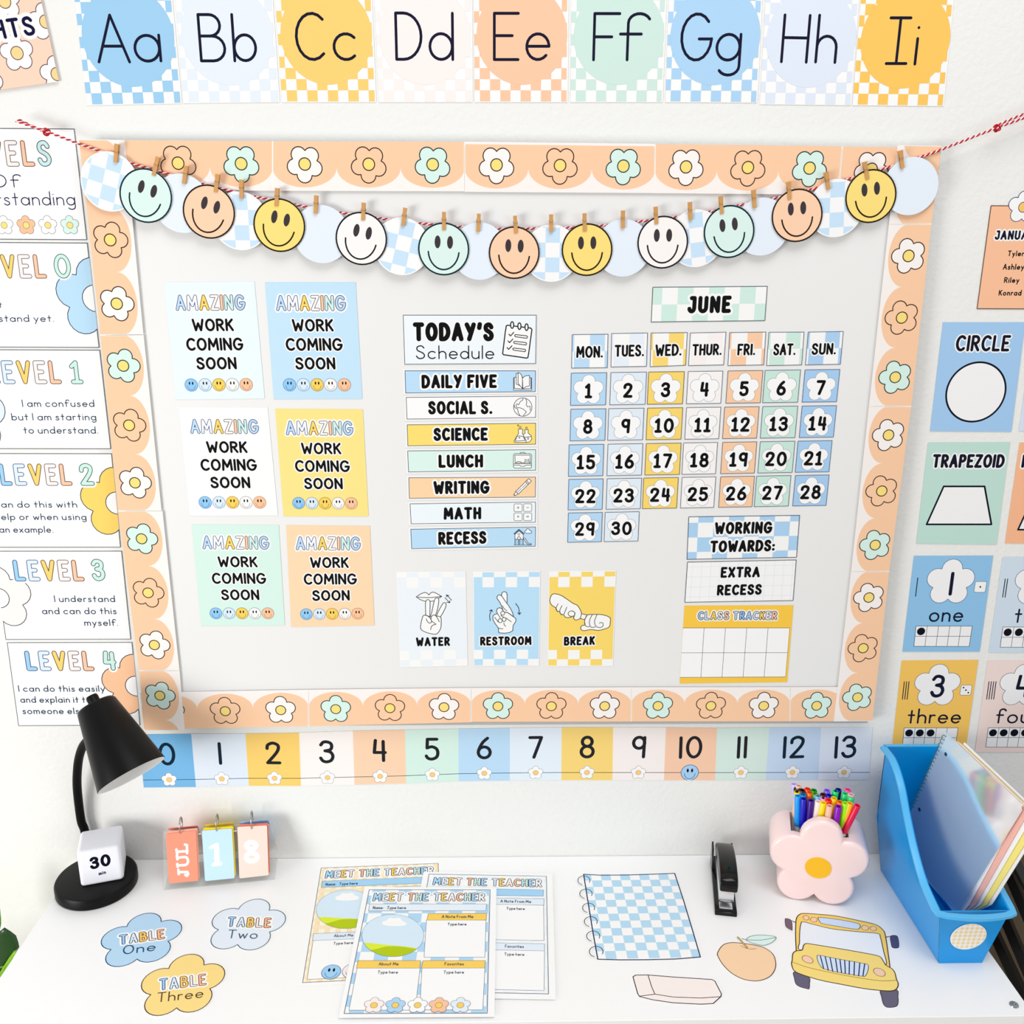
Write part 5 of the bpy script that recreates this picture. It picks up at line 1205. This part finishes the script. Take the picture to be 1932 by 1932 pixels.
packs = [('JUL', [(103, 430), (560, 375), (598, 1140), (150, 1182)], [(254, 150, 122), (254, 172, 150), (250, 140, 120), (196, 222, 236), (254, 214, 190)], (325, 440, 333, 185), 'coral'),
         ('1', [(650, 380), (1108, 345), (1150, 1100), (700, 1145)], [(196, 226, 252), (254, 214, 30), (254, 222, 60), (244, 214, 110)], (878, 405, 878, 140), 'light blue'),
         ('8', [(1190, 322), (1640, 298), (1665, 1055), (1222, 1105)], [(254, 218, 206), (232, 120, 92), (196, 222, 248), (70, 140, 230), (210, 228, 244)], (1408, 375, 1410, 95), 'pale pink')]
def rrect(Q, r=.05, n=4):
    out = []
    w = (Q[1]-Q[0]).length; h = (Q[3]-Q[0]).length; rs = r; rt = r*w/h
    for (sx, sy, a0) in ((rs, rt, 180), (1-rs, rt, 270), (1-rs, 1-rt, 0), (rs, 1-rt, 90)):
        for k in range(n+1):
            a = math.radians(a0+90*k/n); out.append(bil(Q, sx+rs*math.cos(a), sy+rt*math.sin(a)))
    return out
for word, q, cols, rg, nm in packs:
    fr = Frame(FC.w(0, 0, .0075), FC.U, FC.V); Q = fr.P([z8(*p) for p in q])
    for k, c in enumerate(cols):
        # back cards fan out behind the stand's top edge
        fk = Frame(FC.w(0, 0, .0065-k*.0006), FC.U, FC.V) if k < 2 else None
        off = Vector((.0022*k, .0035*k))
        if k == 0: cc = sheet('date_flap', None, None, fr, rrect(Q), 0, .0005, c, parent=fcal, rough=.35)
        elif k < 2: sheet('date_flap', None, None, fk, rrect([p+off for p in Q]), 0, .0004, c, parent=fcal, rough=.35)
        else:
            # hanging on the far side of the stand
            top = (Q[0]+Q[1])/2; hgt = (Q[3]-Q[0]).length; wdt = (Q[1]-Q[0]).length
            u0 = Q[0].x+.001*k; vt = Hf+.004-.001*k
            fb = Frame(FCb.w(0, 0, -.004-.0012*k), U, (Bk+N0*(.06*k-.1)).normalized())
            q2 = [Vector((u0, vt)), Vector((u0+wdt, vt)), Vector((u0+wdt+.001*k, vt-hgt)), Vector((u0+.001*k, vt-hgt))]
            sheet('date_flap', None, None, fb, rrect(q2), 0, .0004, c, parent=fcal, rough=.35)
    pr = Pr(fr, .0005); sm_ = SMap(Q)
    WHT = (255, 255, 255)
    if word == 'JUL':
        # lettering runs upward along the card
        def Tz(pts): return [fr.uv(*z8(*p)) for p in pts]
        pr.part('lettering')
        w_ = .0042
        pr.strokes([Tz([(300, 1010), (430, 1005), (445, 1040), (425, 1065), (400, 1050)]), Tz([(295, 975), (300, 1040)])], w_, WHT)
        pr.strokes([Tz(cr([(285, 905), (400, 900), (440, 860), (430, 800), (395, 780), (280, 790)], 3)), Tz([(278, 885), (285, 930)]), Tz([(272, 755), (280, 815)])], w_, WHT)
        pr.strokes([Tz([(275, 700), (432, 690)]), Tz([(265, 665), (278, 735)]), Tz([(428, 720), (425, 600), (395, 590)])], w_, WHT)
    elif word == '1':
        def Tz(pts): return [fr.uv(*z8(*p)) for p in pts]
        pr.part('lettering'); pr.strokes([Tz([(790, 635), (880, 590), (895, 870)]), Tz([(830, 895), (935, 880)]), Tz([(865, 620), (870, 880)])], .0062, WHT)
    else:
        def Tz(pts): return [fr.uv(*z8(*p)) for p in pts]
        pr.part('lettering'); pr.strokes([Tz([(1400+75*math.cos(a), 605-50*math.sin(a)) for a in [2*math.pi*i/16 for i in range(17)]]), Tz([(1408+85*math.cos(a), 780-62*math.sin(a)) for a in [2*math.pi*i/16 for i in range(17)]])], .0082, WHT)
    pr.done(fcal)
    # chrome ring through the pack
    h0 = fr.uv(*z8(rg[0], rg[1])); h1 = fr.uv(*z8(rg[2], rg[3])); r = (h1.y-h0.y)/2
    c = fr.w(h0.x, (h0.y+h1.y)/2, -.006); RP = [c+FC.V*(r*math.cos(t))+FC.N*(.011*math.sin(t)) for t in [2*math.pi*i/28 for i in range(28)]]
    tube('ring', RP, .0012, mat((170, 170, 164), .25, 1, raw=True), fcal, 8, closed=True)
for a, b in (((596, 425), (650, 418)), ((1130, 382), (1190, 376))):
    p, q = [FC.w(*FC.uv(*z8(*t)), .003) for t in (a, b)]; tube('slot_highlight', [p, q], .0011, mat((250, 250, 250), .3), fcal, 8)  # highlight in the stand's slot, modelled as thin white rods
# ================================================================== FLOWER PEN HOLDER
FA = atz(1577, 1711.5, ZD); FBp = atz(1509.6, 1701, ZD)
Uf = (FA-FBp); Uf.z = 0; Uf.normalize(); FH = Frame(FA, Uf, (0, 0, 1))
vals = [d4(300, 588), d4(167, 822), d4(397, 1018), d4(684, 888), d4(612, 627)]
V5 = [FH.uv(*p) for p in vals]; c5 = sum(V5, Vector((0, 0)))/5
an5 = [math.radians(126+72*k) for k in range(5)]
A5 = [[2/5*sum((v-c5)[r]*f(a) for v, a in zip(V5, an5)) for f in (math.cos, math.sin)] for r in range(2)]
un5 = flower_pts(Vector((0, 0)), 1/.72, 0, 12)
FO = [Vector((c5.x+A5[0][0]*p.x+A5[0][1]*p.y, c5.y+A5[1][0]*p.x+A5[1][1]*p.y)) for p in un5]
mz = min(p.y for p in FO); FO = [p-Vector((0, mz)) for p in FO]
PK = mat((252, 222, 220), .22, spec=.5, coat=.3)
fh = empty('flower_pen_holder', FA, 'glossy pink daisy-shaped pen holder with a yellow centre, full of markers', 'pen holder')
DP = .085
bm = prism_bm([tuple(p) for p in FO], FH, -DP, 0, .007, 4)
body_ = bm_obj('body', bm, PK, None, loc=FA)
cut = bmesh.new(); xs0, xs1 = FH.uv(*d4(218, 560)).x+.004, FH.uv(*d4(674, 590)).x-.002
w0 = FH.w(xs0, .03, -DP+.014); 
vb = [FH.w(u, v, n) for n in (-DP+.012, -.016) for v in (.03, .4) for u in (xs0, xs1)]
vv = [cut.verts.new(p-FA) for p in vb]
for q in ([0, 2, 3, 1], [4, 5, 7, 6], [0, 1, 5, 4], [2, 6, 7, 3], [0, 4, 6, 2], [1, 3, 7, 5]): cut.faces.new([vv[i] for i in q])
bmesh.ops.recalc_face_normals(cut, faces=cut.faces)
cme = bpy.data.meshes.new('tmp'); cut.to_mesh(cme); cut.free(); co = bpy.data.objects.new('tmp', cme); COL.objects.link(co); co.location = FA
md = body_.modifiers.new('b', 'BOOLEAN'); md.operation = 'DIFFERENCE'; md.object = co; md.solver = 'EXACT'
bpy.context.view_layer.update()
dg = bpy.context.evaluated_depsgraph_get(); nm2 = bpy.data.meshes.new_from_object(body_.evaluated_get(dg))
body_.modifiers.clear(); body_.data = nm2; bpy.data.objects.remove(co)
nm2.materials.clear(); nm2.materials.append(PK)
nm2.polygons.foreach_set('use_smooth', [True]*len(nm2.polygons)); sharp(body_, 32)
body_.parent = fh; body_.location = (0, 0, 0)
cD = FH.uv(1543.5, 1637); rD = mlen(FH, 1543.5, 1637, 25)
bm_obj('flower_centre', prism_bm([tuple(p) for p in oval(cD, rD, rD*.94, 0, 40)], FH, -.001, .0012, 0), mat((255, 190, 30), .4), fh)
# markers
MK = [('lavender', (205, 195, 250), 335, 222, -.018), ('pale peach', (254, 205, 180), 440, 262, 0), ('black', (18, 18, 20), 400, 330, -.012), ('golden yellow', (255, 214, 30), 405, 400, -.012), ('sky blue', (20, 160, 250), 425, 492, -.008), ('teal blue', (10, 130, 190), 548, 460, -.004),
      ('royal blue', (10, 20, 190), 560, 560, -.006), ('dark maroon', (56, 12, 16), 530, 365, 0), ('red orange', (244, 64, 10), 650, 335, 0), ('orange', (250, 110, 10), 700, 420, 0), ('leaf green', (20, 150, 20), 795, 365, 0), ('olive green', (100, 160, 20), 830, 452, 0),
      ('deep purple', (60, 0, 140), 728, 600, -.004), ('pale sky blue', (110, 190, 250), 885, 495, 0), ('cream pink', (254, 230, 222), 890, 622, -.002), ('brown', (80, 24, 16), 1005, 462, 0), ('violet', (130, 100, 240), 1095, 370, 0), ('dark blue', (20, 20, 180), 1140, 480, 0),
      ('bubblegum pink', (252, 150, 220), 1010, 545, 0), ('bright yellow', (255, 226, 0), 1012, 650, 0), ('scarlet', (250, 40, 20), 1127, 585, 0), ('salmon', (254, 190, 160), 1152, 725, 0), ('emerald green', (20, 220, 120), 1290, 385, 0), ('navy blue', (6, 10, 130), 1352, 350, 0),
      ('sunny yellow', (255, 210, 0), 1252, 548, 0), ('dark orange', (244, 120, 10), 1388, 632, 0), ('purple', (140, 0, 190), 1352, 735, 0), ('hot pink', (240, 80, 160), 1568, 350, .002), ('light pink', (252, 190, 200), 1640, 462, .003), ('spring green', (30, 214, 120), 1505, 442, .002),
      ('sea green', (40, 220, 130), 1648, 520, .004), ('lime green', (160, 246, 10), 1508, 660, -.002), ('amber', (252, 190, 10), 1618, 662, .006), ('crimson', (228, 10, 70), 1790, 715, .018)]
g7 = Zm(1470, 1460, 12.075)
for nm, col, x, y, lean in MK:
    px, py = g7(x, y); dep = -.018-(735-y)/515*(DP-.036)-.003
    O_ = FH.w(0, 0, dep); d = ray(px, py); t = (O_-CAM).dot(FH.N)/d.dot(FH.N); top = CAM+d*t
    u = (top-FA).dot(FH.U); ub = min(max(u-lean*2.2-.006, xs0+.0085), xs1-.0085); L = top.z-(ZD+.032)
    bot = FH.w(ub, .032, dep*.85-.006)
    ax = (top-bot).normalized()
    pen = empty('marker', bot, '%s felt-tip marker standing cap up in the flower pen holder' % nm, 'marker', 'markers in the flower pen holder')
    Lp = (top-bot).length; r = .0053
    cl_ = min(.058, Lp*.6)
    lathe('barrel', [(0, 0), (r*.9, 0), (r*.92, Lp-cl_+.002), (0, Lp-cl_+.002)], bot, ax, mat((240, 240, 240), .35), pen, 14)
    lathe('cap', [(r*.98, Lp-cl_), (r*1.06, Lp-cl_+.003), (r*1.02, Lp-.001), (r*.9, Lp), (r*.66, Lp-.0006), (r*.62, Lp-.005), (0, Lp-.005)], bot, ax, mat(col, .3, spec=.5, raw=True), pen, 16)
# ================================================================== STAPLER
SA = atz(1348.5, 1726, ZD); SB = atz(1390, 1728, ZD); SBL = atz(1341, 1640, ZD)
Us = (SB-SA); Ws = Us.length; dirb = (SBL-SA); dirb.z = 0; Ls = .145; Ub = dirb.normalized()
Ux = Vector((Ub.y, -Ub.x, 0)); ST = Frame(SA, Ux, (0, 0, 1))    # N toward the viewer
st = empty('stapler', SA+Ux*Ws/2+Ub*Ls/2, 'glossy black stapler with a bright steel magazine, nose toward the viewer', 'stapler')
SF = Frame(SA, Ub, (0, 0, 1))    # side profile frame: u along the stapler, v up, N = sideways
sgn = 1 if SF.N.dot(Ux) > 0 else -1
def side(poly, x0, x1, m, name, bev=.0012):
    P = [tuple(p) for p in poly]
    return sharp(bm_obj(name, prism_bm(P, SF, min(sgn*x0, sgn*x1), max(sgn*x0, sgn*x1), bev, 2), m, st, smooth=True), 40)
GB = mat((7, 7, 9), .14, spec=.3, raw=True); STL = mat((225, 226, 228), .22, .9, raw=True)
side([(0, 0), (.145, 0), (.145, .012), (.12, .012), (.022, .0075), (.004, .0085), (0, .006)], 0, Ws, GB, 'base')
side([(.006, .0085), (.022, .0085), (.022, .0105), (.006, .0105)], Ws*.2, Ws*.8, STL, 'anvil', .0004)
for x in (0, Ws-.003): side([(.105, .012), (.143, .012), (.144, .036), (.138, .047), (.122, .044)], x, x+.003, GB, 'hinge_bracket', .0008)
side([(.013, .018), (.135, .030), (.135, .038), (.013, .042)], Ws*.16, Ws*.84, STL, 'magazine', .0008)
side(cr([(.009, .041), (.009, .055), (.02, .064), (.05, .068), (.08, .066), (.11, .059), (.13, .051), (.141, .042), (.141, .036)], 3)+[(.12, .036)], Ws*.16, Ws*.98, GB, 'top_arm', .003)
# ================================================================== BLUE MAGAZINE HOLDER
BB = mat((0, 150, 226), .25, spec=.35, raw=True, coat=.1)
FLb = atz(1771, 1817.6, ZD); FRb = atz(1853.8, 1817.6, ZD); BLb = atz(1661, 1641.6, ZD)
yF, yB = FLb.y, BLb.y; xL, xR = FLb.x, FRb.x
hF = .108; hB = .248
mh = empty('magazine_holder', ((xL+xR)/2, (yF+yB)/2, ZD), 'sky blue plastic magazine holder at the right end of the desk', 'magazine holder')
def xl(v): return xL-(.020*min(1, v/.11))
def xr(v): return xR+(.020*min(1, v/.11))
def yf(v): return yF-.016*min(1, v/.11)
prof = cr([(0, hF), (.012, hF+.003), (.05, .123), (.09, .150), (.13, .188), (.16, .222), (.19, .243), (.215, hB+.003), (1, 1)][:8], 4)
prof = [p for p in prof if 0 <= p[0] <= .215]
Dy = yB-(yF-.016)
def topz(y): # y from front
    u = y-(yF-.016); pp = prof
    if u <= pp[0][0]: return pp[0][1]
    for a, b in zip(pp, pp[1:]):
        if a[0] <= u <= b[0]: return a[1]+(b[1]-a[1])*(u-a[0])/max(1e-6, b[0]-a[0])
    return pp[-1][1]
ys = [yF-.016+Dy*i/40 for i in range(41)]
TH_ = .0022
def wall_panel(name, fx, sg):
    vs = []; fs = []; nv = 8
    for i, y in enumerate(ys):
        zt = topz(y)
        for j in range(nv+1):
            v = zt*j/nv; yy = max(y, yf(v)) if i == 0 else y
            vs.append(Vector((fx(v), max(y, yf(v)), ZD+.0015+v*(1)-(.0015 if j == nv else 0)*0)))
        for j in range(nv+1):
            v = zt*j/nv; vs.append(Vector((fx(v)-sg*TH_, max(y, yf(v)), ZD+.0015+v)))
    k = 2*(nv+1)
    for i in range(len(ys)-1):
        for j in range(nv):
            a = i*k+j; b = (i+1)*k+j
            fs += [[a, b, b+1, a+1], [a+nv+1, a+nv+2, b+nv+2, b+nv+1]]
        a = i*k+nv; b = (i+1)*k+nv; fs.append([a, b, b+nv+1, a+nv+1]); a = i*k; b = (i+1)*k; fs.append([a, a+nv+1, b+nv+1, b])
    o = mobj(name, vs, fs, BB, parent=mh, smooth=True)
    bm = bmesh.new(); bm.from_mesh(o.data); bmesh.ops.remove_doubles(bm, verts=bm.verts, dist=1e-6); bmesh.ops.recalc_face_normals(bm, faces=bm.faces); bm.to_mesh(o.data); bm.free(); sharp(o, 35); return o
wall_panel('side_panel', xl, -1); wall_panel('side_panel', xr, 1)
def quadslab(name, pts, nvec, m=BB):
    nvec = Vector(nvec)*TH_; vs = [Vector(p) for p in pts]+[Vector(p)+nvec for p in pts]
    return mobj(name, vs, [[0, 1, 2, 3], [7, 6, 5, 4], [0, 4, 5, 1], [1, 5, 6, 2], [2, 6, 7, 3], [3, 7, 4, 0]], m, parent=mh)
quadslab('bottom', [(xL, yF, ZD+.0003), (xR, yF, ZD+.0003), (xR, yB, ZD+.0003), (xL, yB, ZD+.0003)], (0, 0, 1))
zt = ZD+.0015
quadslab('front_panel', [(xl(0), yf(0), zt), (xr(0), yf(0), zt), (xr(hF), yf(hF), zt+hF), (xl(hF), yf(hF), zt+hF)], (0, 1, 0))
hbk = topz(yB); quadslab('back_panel', [(xl(0), yB, zt), (xr(0), yB, zt), (xr(.11), yB, zt+.11), (xl(.11), yB, zt+.11)], (0, -1, 0)); quadslab('back_panel', [(xl(.11), yB, zt+.11), (xr(.11), yB, zt+.11), (xr(hbk), yB, zt+hbk), (xl(hbk), yB, zt+hbk)], (0, -1, 0))
# rolled rim all round
rim = [Vector((xl(topz(y))-.002, y, zt+topz(y))) for y in ys]
rimr = [Vector((xr(topz(y))+.002, y, zt+topz(y))) for y in ys][::-1]
fr_ = [Vector((xl(hF)-.002, ys[0]-.003, zt+hF))+Vector(((xr(hF)-xl(hF)+.004)*t, -.007*math.sin(math.pi*t), 0)) for t in [i/10 for i in range(1, 10)]][::-1]
RP = rim+rimr+fr_
vs = []; fs = []
n = len(RP); ctr = Vector(((xL+xR)/2, 0, 0))
for p in RP:
    out = Vector((math.copysign(1, p.x-ctr.x), 0, 0)) if p.y > ys[0]+.001 else Vector(((p.x-ctr.x)/.06, -1, 0)).normalized()
    for a, b in ((0, .001), (.0075, .000), (.0078, -.004), (.0062, -.0045), (.006, -.0022), (-.0022, -.0016), (-.0022, .001)): vs.append(p+out*a+Vector((0, 0, b)))
for i in range(n):
    j = (i+1) % n
    if i == len(rim)-1: pass
    for k in range(7): fs.append([i*7+k, i*7+(k+1) % 7, j*7+(k+1) % 7, j*7+k])
o = mobj('rim', vs, fs, mat((84, 184, 240), .25, spec=.5, raw=True), parent=mh, smooth=True); sharp(o, 50)
zb0 = zt+hbk; v, f = boxv(xl(hbk)-.002, xr(hbk)+.002, yB-.002, yB+.006, zb0-.003, zb0+.001); mobj('back_rim', v, f, mat((84, 184, 240), .25, spec=.5, raw=True), parent=mh)
# gingham sticker on the front
ns = Vector((0, -1, -.016/.11)).normalized(); FS = Frame((0, yF, ZD), (1, 0, 0), Vector((0, -.016/.11, 1)))
cS = FS.uv(1826.7, 1766.6); rS = mlen(FS, 1826.7, 1766.6, 33.5)
o = sheet('sticker', None, None, FS, oval(cS, rS, rS*.98, 0, 48), .0005, .0003, (253, 250, 245), parent=mh); o['label'] = 'round white sticker with orange gingham print'
pr = Pr(FS, .0008); pr.part('gingham_print'); ovs = oval(cS, rS*.96, rS*.94, 0, 40); g_ = .0078
for k in range(-5, 6):
    pr.poly([cS+Vector((k*g_, -.05)), cS+Vector((k*g_+g_/2, -.05)), cS+Vector((k*g_+g_/2, .05)), cS+Vector((k*g_, .05))], (254, 240, 218), ovs)
for k in range(-5, 6):
    pr.poly([cS+Vector((-.05, k*g_)), cS+Vector((.05, k*g_)), cS+Vector((.05, k*g_+g_/2)), cS+Vector((-.05, k*g_+g_/2))], (254, 240, 218), ovs)
for i in range(-5, 6):
    for k in range(-5, 6):
        pr.poly([cS+Vector((i*g_+a, k*g_+b)) for a, b in ((0, 0), (g_/2, 0), (g_/2, g_/2), (0, g_/2))], (253, 218, 168), ovs)
for q_ in pr.parts: pass
def done_sub(pr, parent):
    for name, vs, fs, mi, ms in pr.parts:
        if fs:
            ob = mobj(name, vs, fs, ms, mi=mi); loc = Vector(mh['_o']); 
            for v_ in ob.data.vertices: v_.co = v_.co-loc
            ob.parent = parent
done_sub(pr, o)
# ---- spiral notebook and folders leaning in the holder
def leaf_slab(name, label, cat, x_off, px, m, th, group=None):
    'sheet standing in the holder: outline pixels intersected with its own slanted plane'
    pass
Pn0 = Vector((.750, -.15, 0)); nrm = Vector((-1, -.2, 0)).normalized()
def on(px, py, off=0.0):
    if px == 'w': y, z = py; return Vector((Pn0.x+(.2*(Pn0.y-y))+off, y, z))
    d = ray(px, py); O_ = Pn0-nrm*off; t = (O_-CAM).dot(nrm)/d.dot(nrm); return CAM+d*t
e3 = Zm(1700, 1360, 8.328)
def slab(name, label, cat, pxs, off, th, m, group, sub=None):
    P = [on(*p, off) for p in pxs]; n = len(P)
    vs = P+[p-nrm*th for p in P]
    fs = [list(range(n)), list(range(2*n-1, n-1, -1))]+[[i, i+n, (i+1) % n+n, (i+1) % n] for i in range(n)]
    c = sum(P, Vector((0, 0, 0)))/n
    o = mobj(name, vs, fs, m, loc=c); tag(o, label, cat, group)
    bm = bmesh.new(); bm.from_mesh(o.data); bmesh.ops.recalc_face_normals(bm, faces=bm.faces); bm.to_mesh(o.data); bm.free(); return o
GRP = 'notebook and folders in the blue magazine holder'
COV = mat((236, 247, 250), .1, .62, raw=True, spec=.6)
nb = slab('spiral_notebook', 'spiral notebook with a glossy pale cover in the blue magazine holder', 'notebook', [(1783.4, 1382.2), (1918, 1509), (1926, 1518), (1927, 1530), (1818, 1706.5), ('w', (-.195, .02)), ('w', (-.04, .06)), (1720.4, 1525.7)], 0, .0018, COV, None)
# coil
H0 = on(*e3(690, 215)); H1 = on(*e3(170, 1375)); nco = 21
edge = (H1-H0); ed = edge.normalized(); sd = nrm.cross(ed)
P = []
for i in range(nco*12+1):
    t = i/(nco*12); a = 2*math.pi*i/12; P.append(H0+edge*t-nrm*.002+(nrm*math.cos(a)+sd*math.sin(a))*.0042)
o = tube('spiral_wire', P, .00055, mat((60, 110, 120), .3, .7, raw=True), nb, 6)
for (x, y) in ((703, 525), (290, 1393)):
    c = on(*e3(x, y)); o = lathe('punched_hole', [(0, .0003), (.0032, .0003), (.0032, .0001), (0, .0001)], c, nrm, mat((20, 50, 90), .6, raw=True), nb, 20)
bk_ = [('w', (-.195, .02)), ('w', (-.10, .03)), ('w', (-.11, .25))]
for lab, cols, t0, x0_, off in (('white folder right behind the spiral notebook in the blue holder', (250, 250, 250), (1786, 1384), 1829, .0026), ('coral pink folder leaning in the blue magazine holder', (254, 190, 176), (1800, 1395), 1841, .0046),
        ('white folder between the pink and yellow folders', (251, 251, 250), (1806, 1399), 1850, .0066), ('yellow folder leaning in the blue magazine holder', (254, 234, 130), (1811, 1402), 1862, .0086), ('outermost white folder behind the yellow folder in the blue holder', (246, 244, 244), (1819, 1401), 1871, .0106)):
    slab('folder', lab, 'folder', [t0, (x0_+.622*(1707-1545), t0[1]+(x0_+.622*162-t0[0])*.945), (x0_, 1707)]+bk_, off, .0012, mat(cols, .45), GRP)
# ================================================================== BLACK METAL RACK right of the desk
rk = empty('metal_rack', atz(1900, 1700, ZF), 'black metal slatted rack on the floor beside the right end of the desk', 'rack')
q4 = Zm(1780, 1580, 5.49)
rk_m = mat((14, 14, 16), .25, spec=.5, raw=True)
for (a, ya, b, yb, w) in (((690, 400), -.02, (900, 880), -.12, .014), ((740, 250), -.02, (900, 560), -.1, .012), ((600, 740), -.03, (900, 1440), -.17, .017), ((540, 1020), -.05, (900, 1800), -.2, .015)):
    A = aty(*q4(*a), ya); B = aty(*q4(*b), yb); d = (B-A).normalized(); A = A-d*.03; B = B+d*.2
    s = d.cross(Vector((0, 1, 0))).normalized()*w/2; u = s.cross(d).normalized()*.008
    vs = [p+i*s+j*u for p in (A, B) for i, j in ((-1, -1), (1, -1), (1, 1), (-1, 1))]
    mobj('slat', vs, [[3, 2, 1, 0], [4, 5, 6, 7], [0, 1, 5, 4], [1, 2, 6, 5], [2, 3, 7, 6], [3, 0, 4, 7]], rk_m, parent=rk)
tp = aty(1895, 1606, YW-.03); v, f = boxv(XR+.02, XR+.5, YW-.03, YW-.022, ZF+.1, tp.z); mobj('back_panel', v, f, mat((96, 84, 66), .6, raw=True), parent=rk)  # invented brown panel, added to make the gap behind the slats dark
for x in (.9, 1.15):
    for y in (-.03, -.24):
        v, f = boxv(x-.009, x+.009, y-.009, y+.009, ZF, ZD-.2); mobj('leg', v, f, rk_m, parent=rk)
# ================================================================== POTTED PLANT left of the desk
k5 = Zm(0, 1640, 6.615)
PB = Vector((-.95, -.14, ZF))
pl = empty('potted_plant', PB, 'green leafy houseplant standing on the floor left of the desk', 'plant')
lathe('pot', [(0, 0), (.085, 0), (.11, .2), (.118, .21), (.112, .212), (.104, .2), (0, .19)], PB, (0, 0, 1), mat((225, 220, 212), .5), pl, 40)
tube('stem', cr3([PB+Vector((0, 0, .19)), PB+Vector((.01, .01, .35)), PB+Vector((-.005, .03, .5)), PB+Vector((.0, .05, .62))], 6), .006, mat((90, 110, 50), .6, raw=True), pl, 10)
def leafm(pts, y, col, bend, lab=None):
    'leaf blade: pixel outline on its own plane, arched along its width'
    P = [aty(*k5(*p), y) for p in pts]; c = sum(P, Vector((0, 0, 0)))/len(P)
    ax = (P[0]-P[len(P)//2]).normalized(); s = ax.cross(Vector((0, 1, 0))).normalized()
    wmax = max(abs((p-c).dot(s)) for p in P)
    vs = []; fs = []; n = len(P); K = 4
    for k in range(K+1):
        for p in P:
            f = 1-k/K; q = c+ax*((p-c).dot(ax))*(f*.98+.02)+s*((p-c).dot(s))*f
            q.y += bend*(1-((q-c).dot(s)/wmax)**2)*-1; vs.append(q)
    for k in range(K):
        for i in range(n): fs.append([k*n+i, k*n+(i+1) % n, (k+1)*n+(i+1) % n, (k+1)*n+i])
    fs.append([K*n+i for i in range(n)])
    o = mobj('leaf', vs, fs, mat(col, .3, spec=.5, raw=True), parent=pl, smooth=True)
    md = o.modifiers.new('t', 'SOLIDIFY'); md.thickness = .0008
    o2 = tube('leaf_stalk', [c-ax*.0, (c+PB+Vector((0, .05, .62)))/2+Vector((0, 0, -.02)), PB+Vector((0, .04, .55))], .0022, mat((120, 160, 50), .5, raw=True), pl, 8)
leafm([(-250, 380), (-120, 240), (0, 330), (35, 450), (55, 560), (58, 620), (40, 710), (0, 800), (-110, 900), (-220, 700)], -.075, (86, 164, 10), .012)
leafm([(92, 676), (165, 732), (225, 790), (250, 870), (264, 935), (235, 980), (150, 1050), (60, 1190), (0, 1300), (-160, 1400), (-190, 1100), (-80, 850), (30, 725)], -.09, (10, 62, 12), .010)
leafm([(238, 972), (180, 1010), (120, 1090), (50, 1200), (0, 1290), (-80, 1450), (-40, 1440), (60, 1290), (160, 1120)], -.10, (120, 176, 30), .004)
